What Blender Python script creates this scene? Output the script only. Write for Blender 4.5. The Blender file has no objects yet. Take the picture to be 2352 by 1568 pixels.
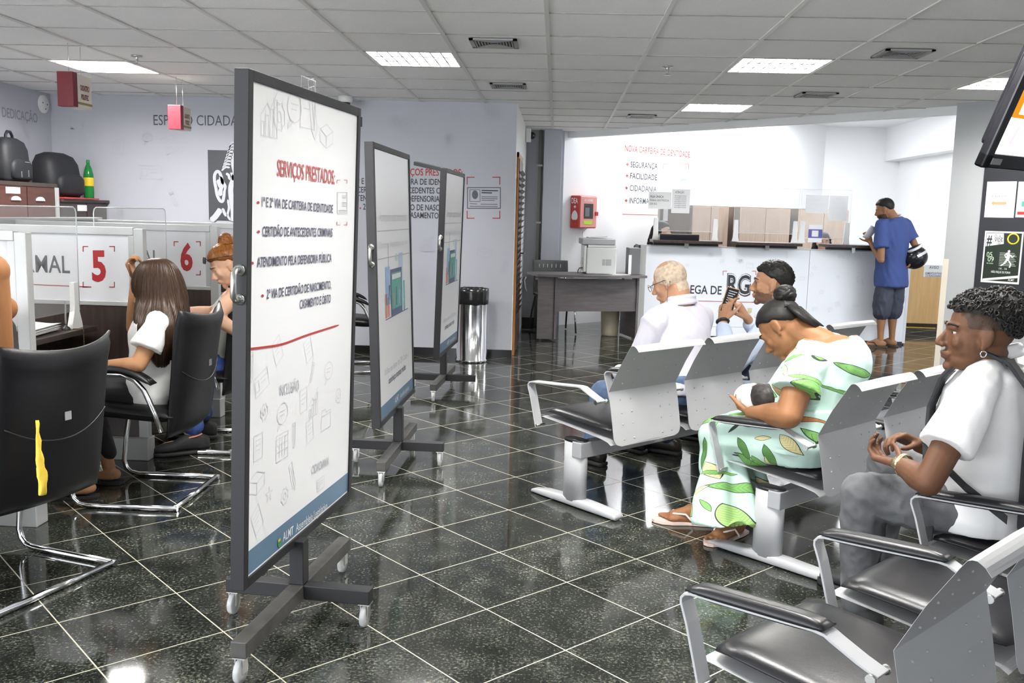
import bpy, bmesh, math, random
from mathutils import Vector as V, Matrix as M, Euler, noise
C = bpy.context.scene.collection
scn = bpy.context.scene
PI = math.pi
# ---------------------------------------------------------------- camera
CAM_H = 1.385
F_PX, YAW, PITCH, ROLL = 2134.5, .045, .1352, .0257
_f = V((-math.sin(YAW)*math.cos(PITCH), math.cos(YAW)*math.cos(PITCH), -math.sin(PITCH)))
_r = V((math.cos(YAW), math.sin(YAW), 0)); _u = _r.cross(_f)
CR = _r*math.cos(ROLL)+_u*math.sin(ROLL); CU = -_r*math.sin(ROLL)+_u*math.cos(ROLL); CF = _f
CO = V((0, 0, CAM_H))
cd = bpy.data.cameras.new('camera'); cam = bpy.data.objects.new('camera', cd); C.objects.link(cam)
cd.sensor_width = 36; cd.lens = F_PX*36/2352; cd.clip_start = .05; cd.clip_end = 100
cam.matrix_world = M(((CR.x, CU.x, -CF.x, 0), (CR.y, CU.y, -CF.y, 0), (CR.z, CU.z, -CF.z, CAM_H), (0, 0, 0, 1)))
scn.camera = cam
# ---------------------------------------------------------------- light
scn.view_settings.view_transform = 'Standard'; scn.view_settings.look = 'None'
scn.view_settings.gamma = 1; scn.view_settings.use_curve_mapping = False
scn.view_settings.exposure = 0.93
w = bpy.data.worlds.new('world'); scn.world = w; w.use_nodes = True
bg = w.node_tree.nodes['Background']; bg.inputs[0].default_value = (.93, .96, 1, 1); bg.inputs[1].default_value = 4.6
def area(name, loc, sx, sy, power, col=(1, .98, .95), rot=(0, 0, 0)):
    l = bpy.data.lights.new(name, 'AREA'); l.shape = 'RECTANGLE'; l.size = sx; l.size_y = sy; l.energy = power; l.color = col
    o = bpy.data.objects.new(name, l); C.objects.link(o); o.location = loc; o.rotation_euler = rot; return o
CEIL = 2.43
TILE = .618; TX0 = -1.325; TY0 = 6.26
LAMPS = [(-1, 6, 'x')]
# fixtures: tile column / row on the ceiling grid; negative rows unseen, last pair added to brighten boards
FIX = [(-4, 1), (0, 0), (4, 0), (4, 4), (7, 1), (0, -5), (4, -5), (-4, -5), (7, -5), (2, -6)]
for i, (a, b) in enumerate(FIX):
    area('luminaire_light', (TX0+(a+.5)*TILE, TY0+(b+.5)*TILE, CEIL+.052), .52, .52, 60)
# the bright office behind the counter has its own ceiling lights
for p in [(2.2, 12.6), (4.2, 13.0), (3.4, 14.6), (1.3,12.9)]:
    area('office_light', (p[0], p[1], 2.96), 1.2, .6, 30, (.97, .98, 1))
# ---------------------------------------------------------------- pixel -> place helpers (photo frame 2352 x 1568)
def ray(px, py): return CR*((px-1176)/F_PX)+CU*((784-py)/F_PX)+CF
def AZ(px, py, z=0.):
    d = ray(px, py); return CO+d*((z-CAM_H)/d.z)
def AY(px, py, y):
    d = ray(px, py); return CO+d*(y/d.y)
def AX(px, py, x):
    d = ray(px, py); return CO+d*(x/d.x)
def AP(px, py, p, n):
    d = ray(px, py); return CO+d*((p-CO).dot(n)/d.dot(n))
# ---------------------------------------------------------------- mesh builder
class MB:
    def __init__(s): s.v = []; s.f = []; s.m = []; s.sm = []
    def add(s, vs, fs, mi=0, smooth=False):
        o = len(s.v); s.v += [tuple(x) for x in vs]
        for f in fs: s.f.append([i+o for i in f]); s.m.append(mi); s.sm.append(smooth)
    def box(s, c, d, R=None, mi=0):
        x, y, z = d[0]/2, d[1]/2, d[2]/2
        vs = [V(p) for p in [(-x,-y,-z),(x,-y,-z),(x,y,-z),(-x,y,-z),(-x,-y,z),(x,-y,z),(x,y,z),(-x,y,z)]]
        if R is not None: vs = [R @ p for p in vs]
        s.add([p+V(c) for p in vs], [(3,2,1,0),(4,5,6,7),(0,1,5,4),(1,2,6,5),(2,3,7,6),(3,0,4,7)], mi); return s
    def bb(s, x0, x1, y0, y1, z0, z1, mi=0):
        return s.box(((x0+x1)/2, (y0+y1)/2, (z0+z1)/2), (abs(x1-x0), abs(y1-y0), abs(z1-z0)), None, mi)
    def bar(s, p, q, w, h, up=(0, 0, 1), mi=0):
        p, q = V(p), V(q); d = (q-p); L = d.length; d.normalize(); sd = d.cross(V(up)).normalized(); u = sd.cross(d)
        R = M((sd, d, u)).transposed(); return s.box((p+q)/2, (w, L, h), R, mi)
    def tube(s, pts, r, n=10, closed=False, mi=0, caps=True, sm=True, flat=None):
        pts = [V(p) for p in pts]; N = len(pts); rs = r if isinstance(r, (list, tuple)) else [r]*N
        T = []
        for i in range(N):
            a = pts[(i-1) % N] if (closed or i > 0) else pts[i]; b = pts[(i+1) % N] if (closed or i < N-1) else pts[i]
            T.append((b-a).normalized())
        nrm = T[0].orthogonal().normalized()
        if flat is not None:
            fv = V(flat); nrm = (fv-T[0]*fv.dot(T[0])).normalized()
        vs = []
        for i in range(N):
            nrm = nrm-T[i]*nrm.dot(T[i])
            nrm = nrm.normalized() if nrm.length > 1e-6 else T[i].orthogonal().normalized()
            b = T[i].cross(nrm)
            for k in range(n):
                a = 2*PI*k/n; vs.append(pts[i]+(nrm*math.cos(a)+b*math.sin(a))*rs[i])
        fs = []
        for i in range(N if closed else N-1):
            j = (i+1) % N
            for k in range(n): fs.append((i*n+k, i*n+(k+1) % n, j*n+(k+1) % n, j*n+k))
        s.add(vs, fs, mi, sm)
        if caps and not closed: s.add([], [], mi); o = len(s.v)-N*n; s.f += [[o+k for k in range(n)][::-1], [o+(N-1)*n+k for k in range(n)]]; s.m += [mi, mi]; s.sm += [False, False]
        return s
    def strap(s, pts, w, t, side, mi=0):
        """flat strip swept along pts; side = width direction"""
        pts = [V(p) for p in pts]; side = V(side).normalized(); N = len(pts); vs = []
        for i in range(N):
            a = pts[max(i-1, 0)]; b = pts[min(i+1, N-1)]; n = side.cross((b-a).normalized())
            for (x, y) in ((-1,-1),(1,-1),(1,1),(-1,1)): vs.append(pts[i]+side*(x*w/2)+n*(y*t/2))
        fs = [[3,2,1,0],[(N-1)*4+k for k in range(4)]]
        for i in range(N-1):
            for k in range(4): fs.append((i*4+k, i*4+(k+1)%4, i*4+4+(k+1)%4, i*4+4+k))
        s.add(vs, fs, mi, False); return s
    def lathe(s, prof, c=(0, 0, 0), n=32, mi=0, R=None, sm=True):
        c = V(c); vs = []
        for (r, z) in prof:
            for k in range(n):
                p = V((r*math.cos(2*PI*k/n), r*math.sin(2*PI*k/n), z)); vs.append(c+(R @ p if R is not None else p))
        fs = [(i*n+k, i*n+(k+1) % n, (i+1)*n+(k+1) % n, (i+1)*n+k) for i in range(len(prof)-1) for k in range(n)]
        s.add(vs, fs, mi, sm); return s
    def ell(s, c, rad, R=None, n=20, mi=0, fn=None):
        c = V(c); vs = []; m = n//2
        for i in range(m+1):
            th = PI*i/m
            for k in range(n):
                ph = 2*PI*k/n; d = V((math.sin(th)*math.cos(ph), math.sin(th)*math.sin(ph), math.cos(th)))
                q = fn(d) if fn else 1.
                p = V((d.x*rad[0]*q, d.y*rad[1]*q, d.z*rad[2]*q)); vs.append(c+(R @ p if R is not None else p))
        fs = []
        for i in range(m):
            for k in range(n):
                a, b, cc, dd = i*n+k, i*n+(k+1) % n, (i+1)*n+(k+1) % n, (i+1)*n+k
                fs.append((a, dd, cc, b))
        s.add(vs, fs, mi, True); return s
    def cap(s, p, q, r1, r2, n=14, mi=0):
        p, q = V(p), V(q); d = (q-p).normalized() if (q-p).length > 1e-6 else V((0, 0, 1))
        pts = []; rs = []
        for i in range(5):
            a = PI/2*i/5; pts.append(p-d*r1*math.cos(a)); rs.append(max(r1*math.sin(a), 1e-4))
        pts.append(p); rs.append(r1); pts.append(q); rs.append(r2)
        for i in range(1, 6):
            a = PI/2*i/5; pts.append(q+d*r2*math.sin(a)); rs.append(max(r2*math.cos(a), 1e-4))
        return s.tube(pts, rs, n, mi=mi)
    def loft(s, secs, n=24, mi=0, power=2.3):
        """secs: (center, xdir, ydir, rx, ry)"""
        vs = []
        for (c, xd, yd, rx, ry) in secs:
            c, xd, yd = V(c), V(xd), V(yd)
            for k in range(n):
                a = 2*PI*k/n; ca, sa = math.cos(a), math.sin(a)
                x = math.copysign(abs(ca)**(2/power), ca); y = math.copysign(abs(sa)**(2/power), sa)
                vs.append(c+xd*(rx*x)+yd*(ry*y))
        N = len(secs); fs = [(i*n+k, i*n+(k+1) % n, (i+1)*n+(k+1) % n, (i+1)*n+k) for i in range(N-1) for k in range(n)]
        fs += [[k for k in range(n)][::-1], [(N-1)*n+k for k in range(n)]]
        s.add(vs, fs, mi, True); return s
    def shell(s, fn, nu, nv, th, mi=0, edge=6, smooth=True):
        """padded sheet: fn(a,b) a,b in [-1,1] -> point; th thickness rounded off at the rim"""
        P = [[V(fn(-1+2*i/nu, -1+2*j/nv)) for j in range(nv+1)] for i in range(nu+1)]
        F = []; B = []
        for i in range(nu+1):
            for j in range(nv+1):
                du = P[min(i+1, nu)][j]-P[max(i-1, 0)][j]; dv = P[i][min(j+1, nv)]-P[i][max(j-1, 0)]
                n = du.cross(dv).normalized(); a, b = abs(-1+2*i/nu), abs(-1+2*j/nv)
                k = math.sqrt(max(0, 1-a**edge))*math.sqrt(max(0, 1-b**edge)); k = max(k, .12)
                F.append(P[i][j]+n*(th/2*k)); B.append(P[i][j]-n*(th/2*k))
        N = (nu+1)*(nv+1); W = nv+1; fs = []
        for i in range(nu):
            for j in range(nv):
                a = i*W+j; fs.append((a, a+W, a+W+1, a+1)); fs.append((N+a, N+a+1, N+a+W+1, N+a+W))
        rim = [i*W for i in range(nu+1)]+[nu*W+j for j in range(1, W)]+[i*W+nv for i in range(nu-1, -1, -1)]+[j for j in range(nv-1, 0, -1)]
        for k in range(len(rim)):
            a, b = rim[k], rim[(k+1) % len(rim)]; fs.append((b, a, N+a, N+b))
        s.add(F+B, fs, mi, smooth); return s
    def prism(s, poly, o, xd, yd, depth, mi=0):
        """polygon in plane (o,xd,yd) extruded backwards by depth"""
        o, xd, yd = V(o), V(xd), V(yd); n = xd.cross(yd).normalized(); N = len(poly)
        a = [o+xd*x+yd*y for x, y in poly]; b = [p-n*depth for p in a]
        s.add(a+b, [list(range(N)), list(range(2*N-1, N-1, -1))]+[(i, N+i, N+(i+1) % N, (i+1) % N) for i in range(N)], mi); return s
    def build(s, name, mats, parent=None, bevel=0, seg=2, smooth_angle=None, subd=0):
        me = bpy.data.meshes.new(name); me.from_pydata(s.v, [], s.f); me.validate(clean_customdata=False)
        mats = mats if isinstance(mats, (list, tuple)) else [mats]
        for m in mats: me.materials.append(m)
        if len(me.polygons) == len(s.f):
            me.polygons.foreach_set('material_index', s.m); me.polygons.foreach_set('use_smooth', s.sm)
        bm = bmesh.new(); bm.from_mesh(me); bmesh.ops.recalc_face_normals(bm, faces=bm.faces); bm.to_mesh(me); bm.free()
        o = bpy.data.objects.new(name, me); C.objects.link(o)
        if parent: o.parent = parent
        if bevel:
            b = o.modifiers.new('bevel', 'BEVEL'); b.width = bevel; b.segments = seg; b.limit_method = 'ANGLE'; b.angle_limit = math.radians(40)
        if subd:
            b = o.modifiers.new('subd', 'SUBSURF'); b.levels = b.render_levels = subd
        return o
def tag(o, label, cat, group=None, kind=None):
    if label: o['label'] = label
    if cat: o['category'] = cat
    if group: o['group'] = group
    if kind: o['kind'] = kind
    return o
def thing(name, label, cat, loc=(0, 0, 0), rz=0, group=None):
    o = bpy.data.objects.new(name, None); C.objects.link(o); o.empty_display_size = .1
    o.location = loc; o.rotation_euler = (0, 0, rz); return tag(o, label, cat, group)
def struct(o): o['kind'] = 'structure'; return o
def lab(o, l): o['label'] = l; return o
def dup(root, loc, rz, label=None, group=None):
    r = root.copy(); C.objects.link(r); r.location = loc; r.rotation_euler = (0, 0, rz)
    if label: r['label'] = label
    if group: r['group'] = group
    for ch in list(root.children):
        c = ch.copy(); C.objects.link(c); c.parent = r
        for g in list(ch.children):
            d = g.copy(); C.objects.link(d); d.parent = c
    return r
# ---------------------------------------------------------------- materials
def mat(name, col, rough=.5, metal=0, spec=.5, bump=0, bscale=200, emit=None, trans=0, coat=0, var=0, vscale=5, alpha=1, ior=1.45, sub=0):
    m = bpy.data.materials.new(name); m.use_nodes = True; nt = m.node_tree; b = nt.nodes['Principled BSDF']
    b.inputs['Base Color'].default_value = (*col, 1); b.inputs['Roughness'].default_value = rough; b.inputs['Metallic'].default_value = metal
    b.inputs['Specular IOR Level'].default_value = spec; b.inputs['Transmission Weight'].default_value = trans; b.inputs['IOR'].default_value = ior
    b.inputs['Coat Weight'].default_value = coat; b.inputs['Alpha'].default_value = alpha
    if emit: b.inputs['Emission Color'].default_value = (*emit[0], 1); b.inputs['Emission Strength'].default_value = emit[1]
    if sub: b.inputs['Subsurface Weight'].default_value = sub; b.inputs['Subsurface Radius'].default_value = (.012, .005, .003)
    if bump or var:
        tc = nt.nodes.new('ShaderNodeTexCoord')
    if bump:
        n = nt.nodes.new('ShaderNodeTexNoise'); n.inputs['Scale'].default_value = bscale; n.inputs['Detail'].default_value = 4
        bp = nt.nodes.new('ShaderNodeBump'); bp.inputs['Strength'].default_value = bump; bp.inputs['Distance'].default_value = .002
        nt.links.new(tc.outputs['Object'], n.inputs['Vector']); nt.links.new(n.outputs['Fac'], bp.inputs['Height']); nt.links.new(bp.outputs[0], b.inputs['Normal'])
    if var:
        n = nt.nodes.new('ShaderNodeTexNoise'); n.inputs['Scale'].default_value = vscale; n.inputs['Detail'].default_value = 6
        r = nt.nodes.new('ShaderNodeMapRange'); r.inputs[1].default_value = .3; r.inputs[2].default_value = .7; r.inputs[3].default_value = 1-var; r.inputs[4].default_value = 1+var
        mx = nt.nodes.new('ShaderNodeMix'); mx.data_type = 'RGBA'; mx.blend_type = 'MULTIPLY'; mx.inputs[0].default_value = 1
        mx.inputs[6].default_value = (*col, 1)
        nt.links.new(tc.outputs['Object'], n.inputs['Vector']); nt.links.new(n.outputs['Fac'], r.inputs[0]); nt.links.new(r.outputs[0], mx.inputs[7]); nt.links.new(mx.outputs[2], b.inputs['Base Color'])
    return m
def wood(name, c1, c2, rough=.45, sc=(40, 3, 3), rot=(0,0,0)):
    m = mat(name, c1, rough); nt = m.node_tree; b = nt.nodes['Principled BSDF']
    tc = nt.nodes.new('ShaderNodeTexCoord'); mp = nt.nodes.new('ShaderNodeMapping'); mp.inputs['Scale'].default_value = sc; mp.inputs['Rotation'].default_value = rot
    n = nt.nodes.new('ShaderNodeTexNoise'); n.inputs['Scale'].default_value = 1; n.inputs['Detail'].default_value = 8; n.inputs['Roughness'].default_value = .65
    r = nt.nodes.new('ShaderNodeValToRGB'); r.color_ramp.elements[0].position = .3; r.color_ramp.elements[1].position = .7
    r.color_ramp.elements[0].color = (*c1, 1); r.color_ramp.elements[1].color = (*c2, 1)
    nt.links.new(tc.outputs['Object'], mp.inputs[0]); nt.links.new(mp.outputs[0], n.inputs['Vector']); nt.links.new(n.outputs['Fac'], r.inputs[0]); nt.links.new(r.outputs[0], b.inputs['Base Color'])
    return m
m_wall = mat('wall_paint', (.49, .505, .56), .55, bump=.08, bscale=120)
m_wallw = mat('white_wall_paint', (.86, .87, .88), .5)
m_wallg = mat('pillar_paint', (.42, .435, .45), .5, bump=.05)
m_trimw = mat('white_trim', (.8, .8, .78), .4)
m_ceil = mat('mineral_ceiling_tile', (.94, .94, .93), .9, bump=.3, bscale=260, var=.05, vscale=90)
m_tbar = mat('ceiling_t_bar', (.74, .73, .70), .45)
m_tgap = mat('ceiling_cross_bar', (.34, .33, .31), .6)
m_black = mat('black_paint', (.018, .018, .02), .4, bump=.1, bscale=400)
m_frame = mat('board_frame_paint', (.016, .016, .018), .55, bump=.1, bscale=300)
m_dust = mat('dusty_black_steel', (.055, .053, .05), .5, var=.35, vscale=14)
m_leather = mat('black_leather', (.007, .007, .008), .38, spec=.32, bump=.25, bscale=350)
m_pad = mat('black_vinyl_pad', (.014, .014, .016), .32, spec=.4, bump=.12, bscale=220)
m_chrome = mat('chrome', (.78, .78, .8), .12, 1)
m_steel = mat('polished_steel', (.75, .75, .76), .16, 1)
m_bsteel = mat('brushed_steel', (.6, .6, .58), .3, 1)
m_bench = mat('grey_powder_coat', (.42, .425, .435), .38, 0, bump=.06, bscale=500)
m_benchd = mat('beam_grey_paint', (.34, .345, .36), .4)
m_hole = mat('dark_hole', (.02, .02, .02), .6)
m_alu = mat('light_aluminium', (.46, .47, .465), .38, .25)
m_panel = mat('white_laminate', (.72, .73, .76), .3)
m_counter = mat('counter_print', (.80, .83, .88), .3)
m_print = mat('glossy_banner_print', (.92, .92, .93), .30)
m_darkwood = wood('dark_brown_laminate', (.026, .018, .015), (.055, .038, .032), .35, (30, 30, 2))
m_cabwood = wood('mahogany_laminate', (.045, .016, .012), (.085, .032, .024), .35, (4, 3, 40))
m_greywood = wood('grey_oak_laminate', (.075, .066, .068), (.125, .112, .115), .4, (4, 4, 30))
m_lightwood = wood('pale_oak_laminate', (.44, .33, .25), (.60, .48, .39), .4, (30, 30, 2))
m_browncab = wood('brown_oak_laminate', (.12, .085, .065), (.2, .15, .12), .4, (30, 30, 2))
m_orange = wood('honey_beech_laminate', (.62, .37, .14), (.74, .48, .22), .4, (20, 20, 1.5))
m_doorframe = mat('orange_wood_frame', (.42, .17, .04), .4)
m_red = mat('red_ink', (.42, .035, .03), .5)
m_redl = mat('faded_red_ink', (.50, .11, .11), .5)
m_rednum = mat('red_vinyl', (.36, .018, .02), .45)
m_ink = mat('dark_ink', (.035, .037, .045), .5)
m_inkm = mat('blue_grey_ink', (.10, .095, .15), .5)
m_inkl = mat('pale_grey_ink', (.56, .56, .60), .6)
m_inkf = mat('faint_grey_ink', (.79, .79, .81), .6)
m_doodle = mat('doodle_ink', (.47, .48, .54), .6)
m_grey5 = mat('grey_vinyl_letters', (.085, .092, .11), .5)
m_white = mat('white_plastic', (.82, .82, .81), .35)
m_paper = mat('white_paper', (.84, .84, .84), .7)
m_bluef = mat('steel_blue_print', (.10, .185, .28), .35)
m_acryl = mat('clear_acrylic', (.80, .83, .84), .03, 0, .5, alpha=.13)
m_edge = mat('acrylic_edge', (.80, .83, .84), .25)
m_glassdk = mat('dark_glass_dome', (.02, .02, .02), .05, 0, .6)
m_printer = mat('printer_grey_plastic', (.60, .62, .61), .4)
m_printerd = mat('printer_dark_grey_plastic', (.36, .37, .39), .4)
m_aed = mat('red_enamel', (.52, .045, .04), .3)
m_aedl = mat('salmon_red_enamel', (.80, .33, .30), .3)
m_lime = mat('lime_label', (.45, .75, .05), .5)
m_bagp = mat('black_bin_liner', (.015, .015, .016), .18, bump=.8, bscale=14)
m_beige = mat('beige_plastic', (.50, .45, .34), .5)
m_clothblk = mat('black_nylon', (.012, .013, .016), .6, bump=.5, bscale=300)
m_green = mat('green_bottle_plastic', (.03, .30, .07), .12, trans=.35, ior=1.3)
m_yellow = mat('yellow_label', (.75, .55, .03), .5)
m_yelcloth = mat('yellow_cloth', (.72, .50, .05), .8, bump=.5, bscale=200)
m_redcloth = mat('red_plastic_folder', (.45, .04, .04), .4)
m_maroon = mat('maroon_sign', (.17, .012, .02), .3)
m_cream = mat('cream_sign', (.72, .68, .58), .5)
m_tvb = mat('gloss_black_plastic', (.012, .012, .015), .15)
m_poster = mat('dark_poster_ink', (.018, .028, .02), .4)
m_poster2 = mat('charcoal_print', (.065, .07, .08), .5)
m_tsreen = mat('tv_screen_picture', (.9, .9, .9), .2, emit=((1, 1, 1), 1.6))
m_tvy = mat('tv_screen_orange', (.5, .22, .005), .3, emit=((1, .36, .0), .38))
m_tvp = mat('tv_screen_violet', (.45, .2, .8), .2, emit=((.5, .2, .9), .9))
m_clearwheel = mat('translucent_wheel', (.75, .76, .76), .2, trans=.5, ior=1.35)
m_bluepoly = mat('poster_blue', (.30, .45, .72), .5)
m_greenp = mat('poster_green', (.08, .36, .28), .5)
m_navy = mat('poster_navy', (.05, .08, .18), .5)
m_coral = mat('poster_coral', (.65, .25, .17), .5)
# floor: black granite laid diagonally
def floor_mat():
    m = mat('black_granite_tiles', (.02, .02, .02), .07, spec=.62); nt = m.node_tree; N = nt.nodes; L = nt.links; b = N['Principled BSDF']
    tc = N.new('ShaderNodeTexCoord'); mp = N.new('ShaderNodeMapping'); mp.vector_type = 'TEXTURE'
    mp.inputs['Location'].default_value = (-.7604, 3.7005, 0); mp.inputs['Rotation'].default_value = (0, 0, .7682); mp.inputs['Scale'].default_value = (.3984, .3984, .3984)
    L.new(tc.outputs['Object'], mp.inputs[0])
    sx = N.new('ShaderNodeSeparateXYZ'); L.new(mp.outputs[0], sx.inputs[0])
    def mth(op, a, bb=None, v=None):
        n = N.new('ShaderNodeMath'); n.operation = op; L.new(a, n.inputs[0])
        if bb is not None: L.new(bb, n.inputs[1])
        if v is not None: n.inputs[1].default_value = v
        return n.outputs[0]
    def dist(o): return mth('ABSOLUTE', mth('SUBTRACT', mth('FRACT', mth('ADD', o, v=.5)), v=.5))
    d = mth('MINIMUM', dist(sx.outputs[0]), dist(sx.outputs[1])); line = mth('LESS_THAN', d, v=.0054)
    # per tile tone
    vf = N.new('ShaderNodeVectorMath'); vf.operation = 'FLOOR'; L.new(mp.outputs[0], vf.inputs[0])
    wn = N.new('ShaderNodeTexWhiteNoise'); L.new(vf.outputs[0], wn.inputs[0])
    n1 = N.new('ShaderNodeTexNoise'); n1.inputs['Scale'].default_value = 95; n1.inputs['Detail'].default_value = 5; n1.inputs['Roughness'].default_value = .68
    n2 = N.new('ShaderNodeTexNoise'); n2.inputs['Scale'].default_value = 9; n2.inputs['Detail'].default_value = 5
    L.new(tc.outputs['Object'], n1.inputs['Vector']); L.new(tc.outputs['Object'], n2.inputs['Vector'])
    r = N.new('ShaderNodeValToRGB'); e = r.color_ramp.elements; e[0].position = .38; e[0].color = (.006, .0065, .006, 1); e[1].position = .80; e[1].color = (.42, .42, .36, 1)
    x = e.new(.50); x.color = (.022, .024, .020, 1); x = e.new(.62); x.color = (.075, .080, .064, 1); x = e.new(.70); x.color = (.20, .205, .17, 1)
    ad = mth('ADD', n1.outputs[0], mth('MULTIPLY', mth('SUBTRACT', n2.outputs[0], v=.5), v=.32)); ad = mth('ADD', ad, mth('MULTIPLY', mth('SUBTRACT', wn.outputs[0], v=.5), v=.05)); L.new(ad, r.inputs[0])
    mx = N.new('ShaderNodeMix'); mx.data_type = 'RGBA'; L.new(line, mx.inputs[0]); L.new(r.outputs[0], mx.inputs[6]); mx.inputs[7].default_value = (.46, .43, .33, 1)
    L.new(mx.outputs[2], b.inputs['Base Color'])
    n3 = N.new('ShaderNodeTexNoise'); n3.inputs['Scale'].default_value = 2.2; n3.inputs['Detail'].default_value = 3; L.new(tc.outputs['Object'], n3.inputs['Vector'])
    rr = N.new('ShaderNodeMapRange'); rr.inputs[1].default_value = .35; rr.inputs[2].default_value = .7; rr.inputs[3].default_value = .05; rr.inputs[4].default_value = .14; L.new(n3.outputs[0], rr.inputs[0])
    mr = N.new('ShaderNodeMix'); mr.data_type = 'FLOAT'; L.new(line, mr.inputs[0]); L.new(rr.outputs[0], mr.inputs[2]); mr.inputs[3].default_value = .5; L.new(mr.outputs[0], b.inputs['Roughness'])
    return m
m_floor = floor_mat()
# ---------------------------------------------------------------- lettering and line drawings
def text(s, o, xd, up, height, m, parent=None, width=None, bold=.0, name='lettering', align='LEFT', depth=.0012, lift=.0012):
    cu = bpy.data.curves.new('t', 'FONT'); cu.body = s; cu.size = 1; cu.align_x = align; cu.offset = bold; cu.extrude = .0; cu.resolution_u = 3
    t = bpy.data.objects.new('t', cu); C.objects.link(t); bpy.context.view_layer.update()
    me = bpy.data.meshes.new_from_object(t.evaluated_get(bpy.context.evaluated_depsgraph_get()))
    bpy.data.objects.remove(t); bpy.data.curves.remove(cu)
    xs = [v.co.x for v in me.vertices]; x0, x1 = min(xs), max(xs)
    k = height/.62; kx = (width/(x1-x0)) if width else k
    xd = V(xd).normalized(); up = V(up).normalized(); n = xd.cross(up); o = V(o)
    for v in me.vertices:
        v.co = o+xd*((v.co.x-(x0 if align == 'LEFT' else (x1 if align == 'RIGHT' else (x0+x1)/2)))*kx)+up*(v.co.y*k)+n*lift
    me.name = name; me.materials.append(m); ob = bpy.data.objects.new(name, me); C.objects.link(ob)
    if parent: ob.parent = parent; ob.matrix_parent_inverse = parent.matrix_basis.inverted()
    return ob
def textpx(s, pl, pr_, hpx, plane, m, parent=None, bold=.0, name='lettering', up=(0, 0, 1)):
    """lettering whose baseline ends lie on a known surface"""
    a = AP(*pl, *plane); b = AP(*pr_, *plane); c = AP(pl[0], pl[1]-hpx, *plane)
    return text(s, a, b-a, up, (c-a).length, m, parent, (b-a).length, bold, name)
def adopt(o, parent):
    o.parent = parent; o.matrix_parent_inverse = parent.matrix_basis.inverted(); return o
ICON = {
 'doc': [[(0,0),(1,0),(1,1.3),(0,1.3),(0,0)], [(.2,1),(.8,1)], [(.2,.75),(.8,.75)], [(.2,.5),(.6,.5)]],
 'folder': [[(0,0),(1.3,0),(1.3,.9),(.6,.9),(.5,1.05),(0,1.05),(0,0)], [(0,.75),(1.3,.75)]],
 'cal': [[(0,0),(1.1,0),(1.1,1),(0,1),(0,0)]]+[[(x,.1),(x,.9)] for x in (.3,.55,.8)]+[[(.05,y),(1.05,y)] for y in (.35,.6,.85)],
 'chart': [[(0,0),(.2,0),(.2,.4),(0,.4),(0,0)], [(.3,0),(.5,0),(.5,.6),(.3,.6),(.3,0)], [(.6,0),(.8,0),(.8,.8),(.6,.8),(.6,0)], [(.9,0),(1.1,0),(1.1,1.1),(.9,1.1),(.9,0)], [(0,.6),(.4,.95),(.6,.8),(1.1,1.35)]],
 'book': [[(0,.1),(.6,-.1),(1.2,.1),(1.2,.5),(.6,.3),(0,.5),(0,.1)], [(0,.5),(.6,.7),(1.2,.5)], [(.6,-.1),(.6,.3)]],
 'pencil': [[(0,0),(.15,-.2),(.3,0),(.3,1),(0,1),(0,0)], [(0,.85),(.3,.85)], [(.15,0),(.15,.85)]],
 'bubble': [[(.5+.5*math.cos(a*PI/8),.5+.4*math.sin(a*PI/8)) for a in range(17)], [(.2,.2),(.05,-.1),(.4,.12)], [(.25,.6),(.75,.6)], [(.25,.45),(.65,.45)]],
 'gear': [[(.5+(.5 if a%2 else .4)*math.cos(a*PI/8),.5+(.5 if a%2 else .4)*math.sin(a*PI/8)) for a in range(17)], [(.5+.18*math.cos(a*PI/6),.5+.18*math.sin(a*PI/6)) for a in range(13)]],
 'star': [[(.5+(.5 if a%2==0 else .2)*math.sin(a*PI/5),.5+(.5 if a%2==0 else .2)*math.cos(a*PI/5)) for a in range(11)]],
 'card': [[(0,0),(1.4,0),(1.4,.85),(0,.85),(0,0)], [(.1,.2),(.45,.2),(.45,.65),(.1,.65),(.1,.2)], [(.6,.6),(1.25,.6)], [(.6,.42),(1.1,.42)]],
}
def doodles(items, plane_o, xd, up, m, parent, name='printed_doodles', lw=.004, lift=.001):
    """items: (kind, x, y, size, angle) drawn as thin ribbons on a surface"""
    mb = MB(); xd = V(xd).normalized(); up = V(up).normalized(); n = xd.cross(up); o = V(plane_o)
    for (kind, x, y, sz, ang) in items:
        ca, sa = math.cos(ang), math.sin(ang)
        for line in ICON[kind]:
            for (p, q) in zip(line[:-1], line[1:]):
                P = [V((x+(a*ca-b*sa)*sz, y+(a*sa+b*ca)*sz)) for a, b in (p, q)]
                d = (P[1]-P[0]); 
                if d.length < 1e-6: continue
                d.normalize(); t = V((-d.y, d.x))*lw/2; d = d*lw*.4
                mb.add([o+xd*c.x+up*c.y+n*lift for c in (P[0]-d-t, P[1]+d-t, P[1]+d+t, P[0]-d+t)], [(0, 1, 2, 3)])
    ob = mb.build(name, m)
    if parent: adopt(ob, parent)
    return ob
def poly(pts, plane, m, parent, name, lift=.001, mb=None, mi=0):
    """flat print patch from pixel corners on a surface"""
    own = mb is None; mb = mb or MB(); n = V(plane[1]).normalized(); 
    if n.dot(CO-plane[0]) < 0: n = -n
    mb.add([AP(*p, *plane)+n*lift for p in pts], [list(range(len(pts)))], mi)
    if own:
        o = mb.build(name, m)
        if parent: adopt(o, parent)
        return o
# ================================================================ SETTING
o = MB().bb(-6, 9.5, -3, 18, -.1, 0).build('floor', m_floor); struct(o)
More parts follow.
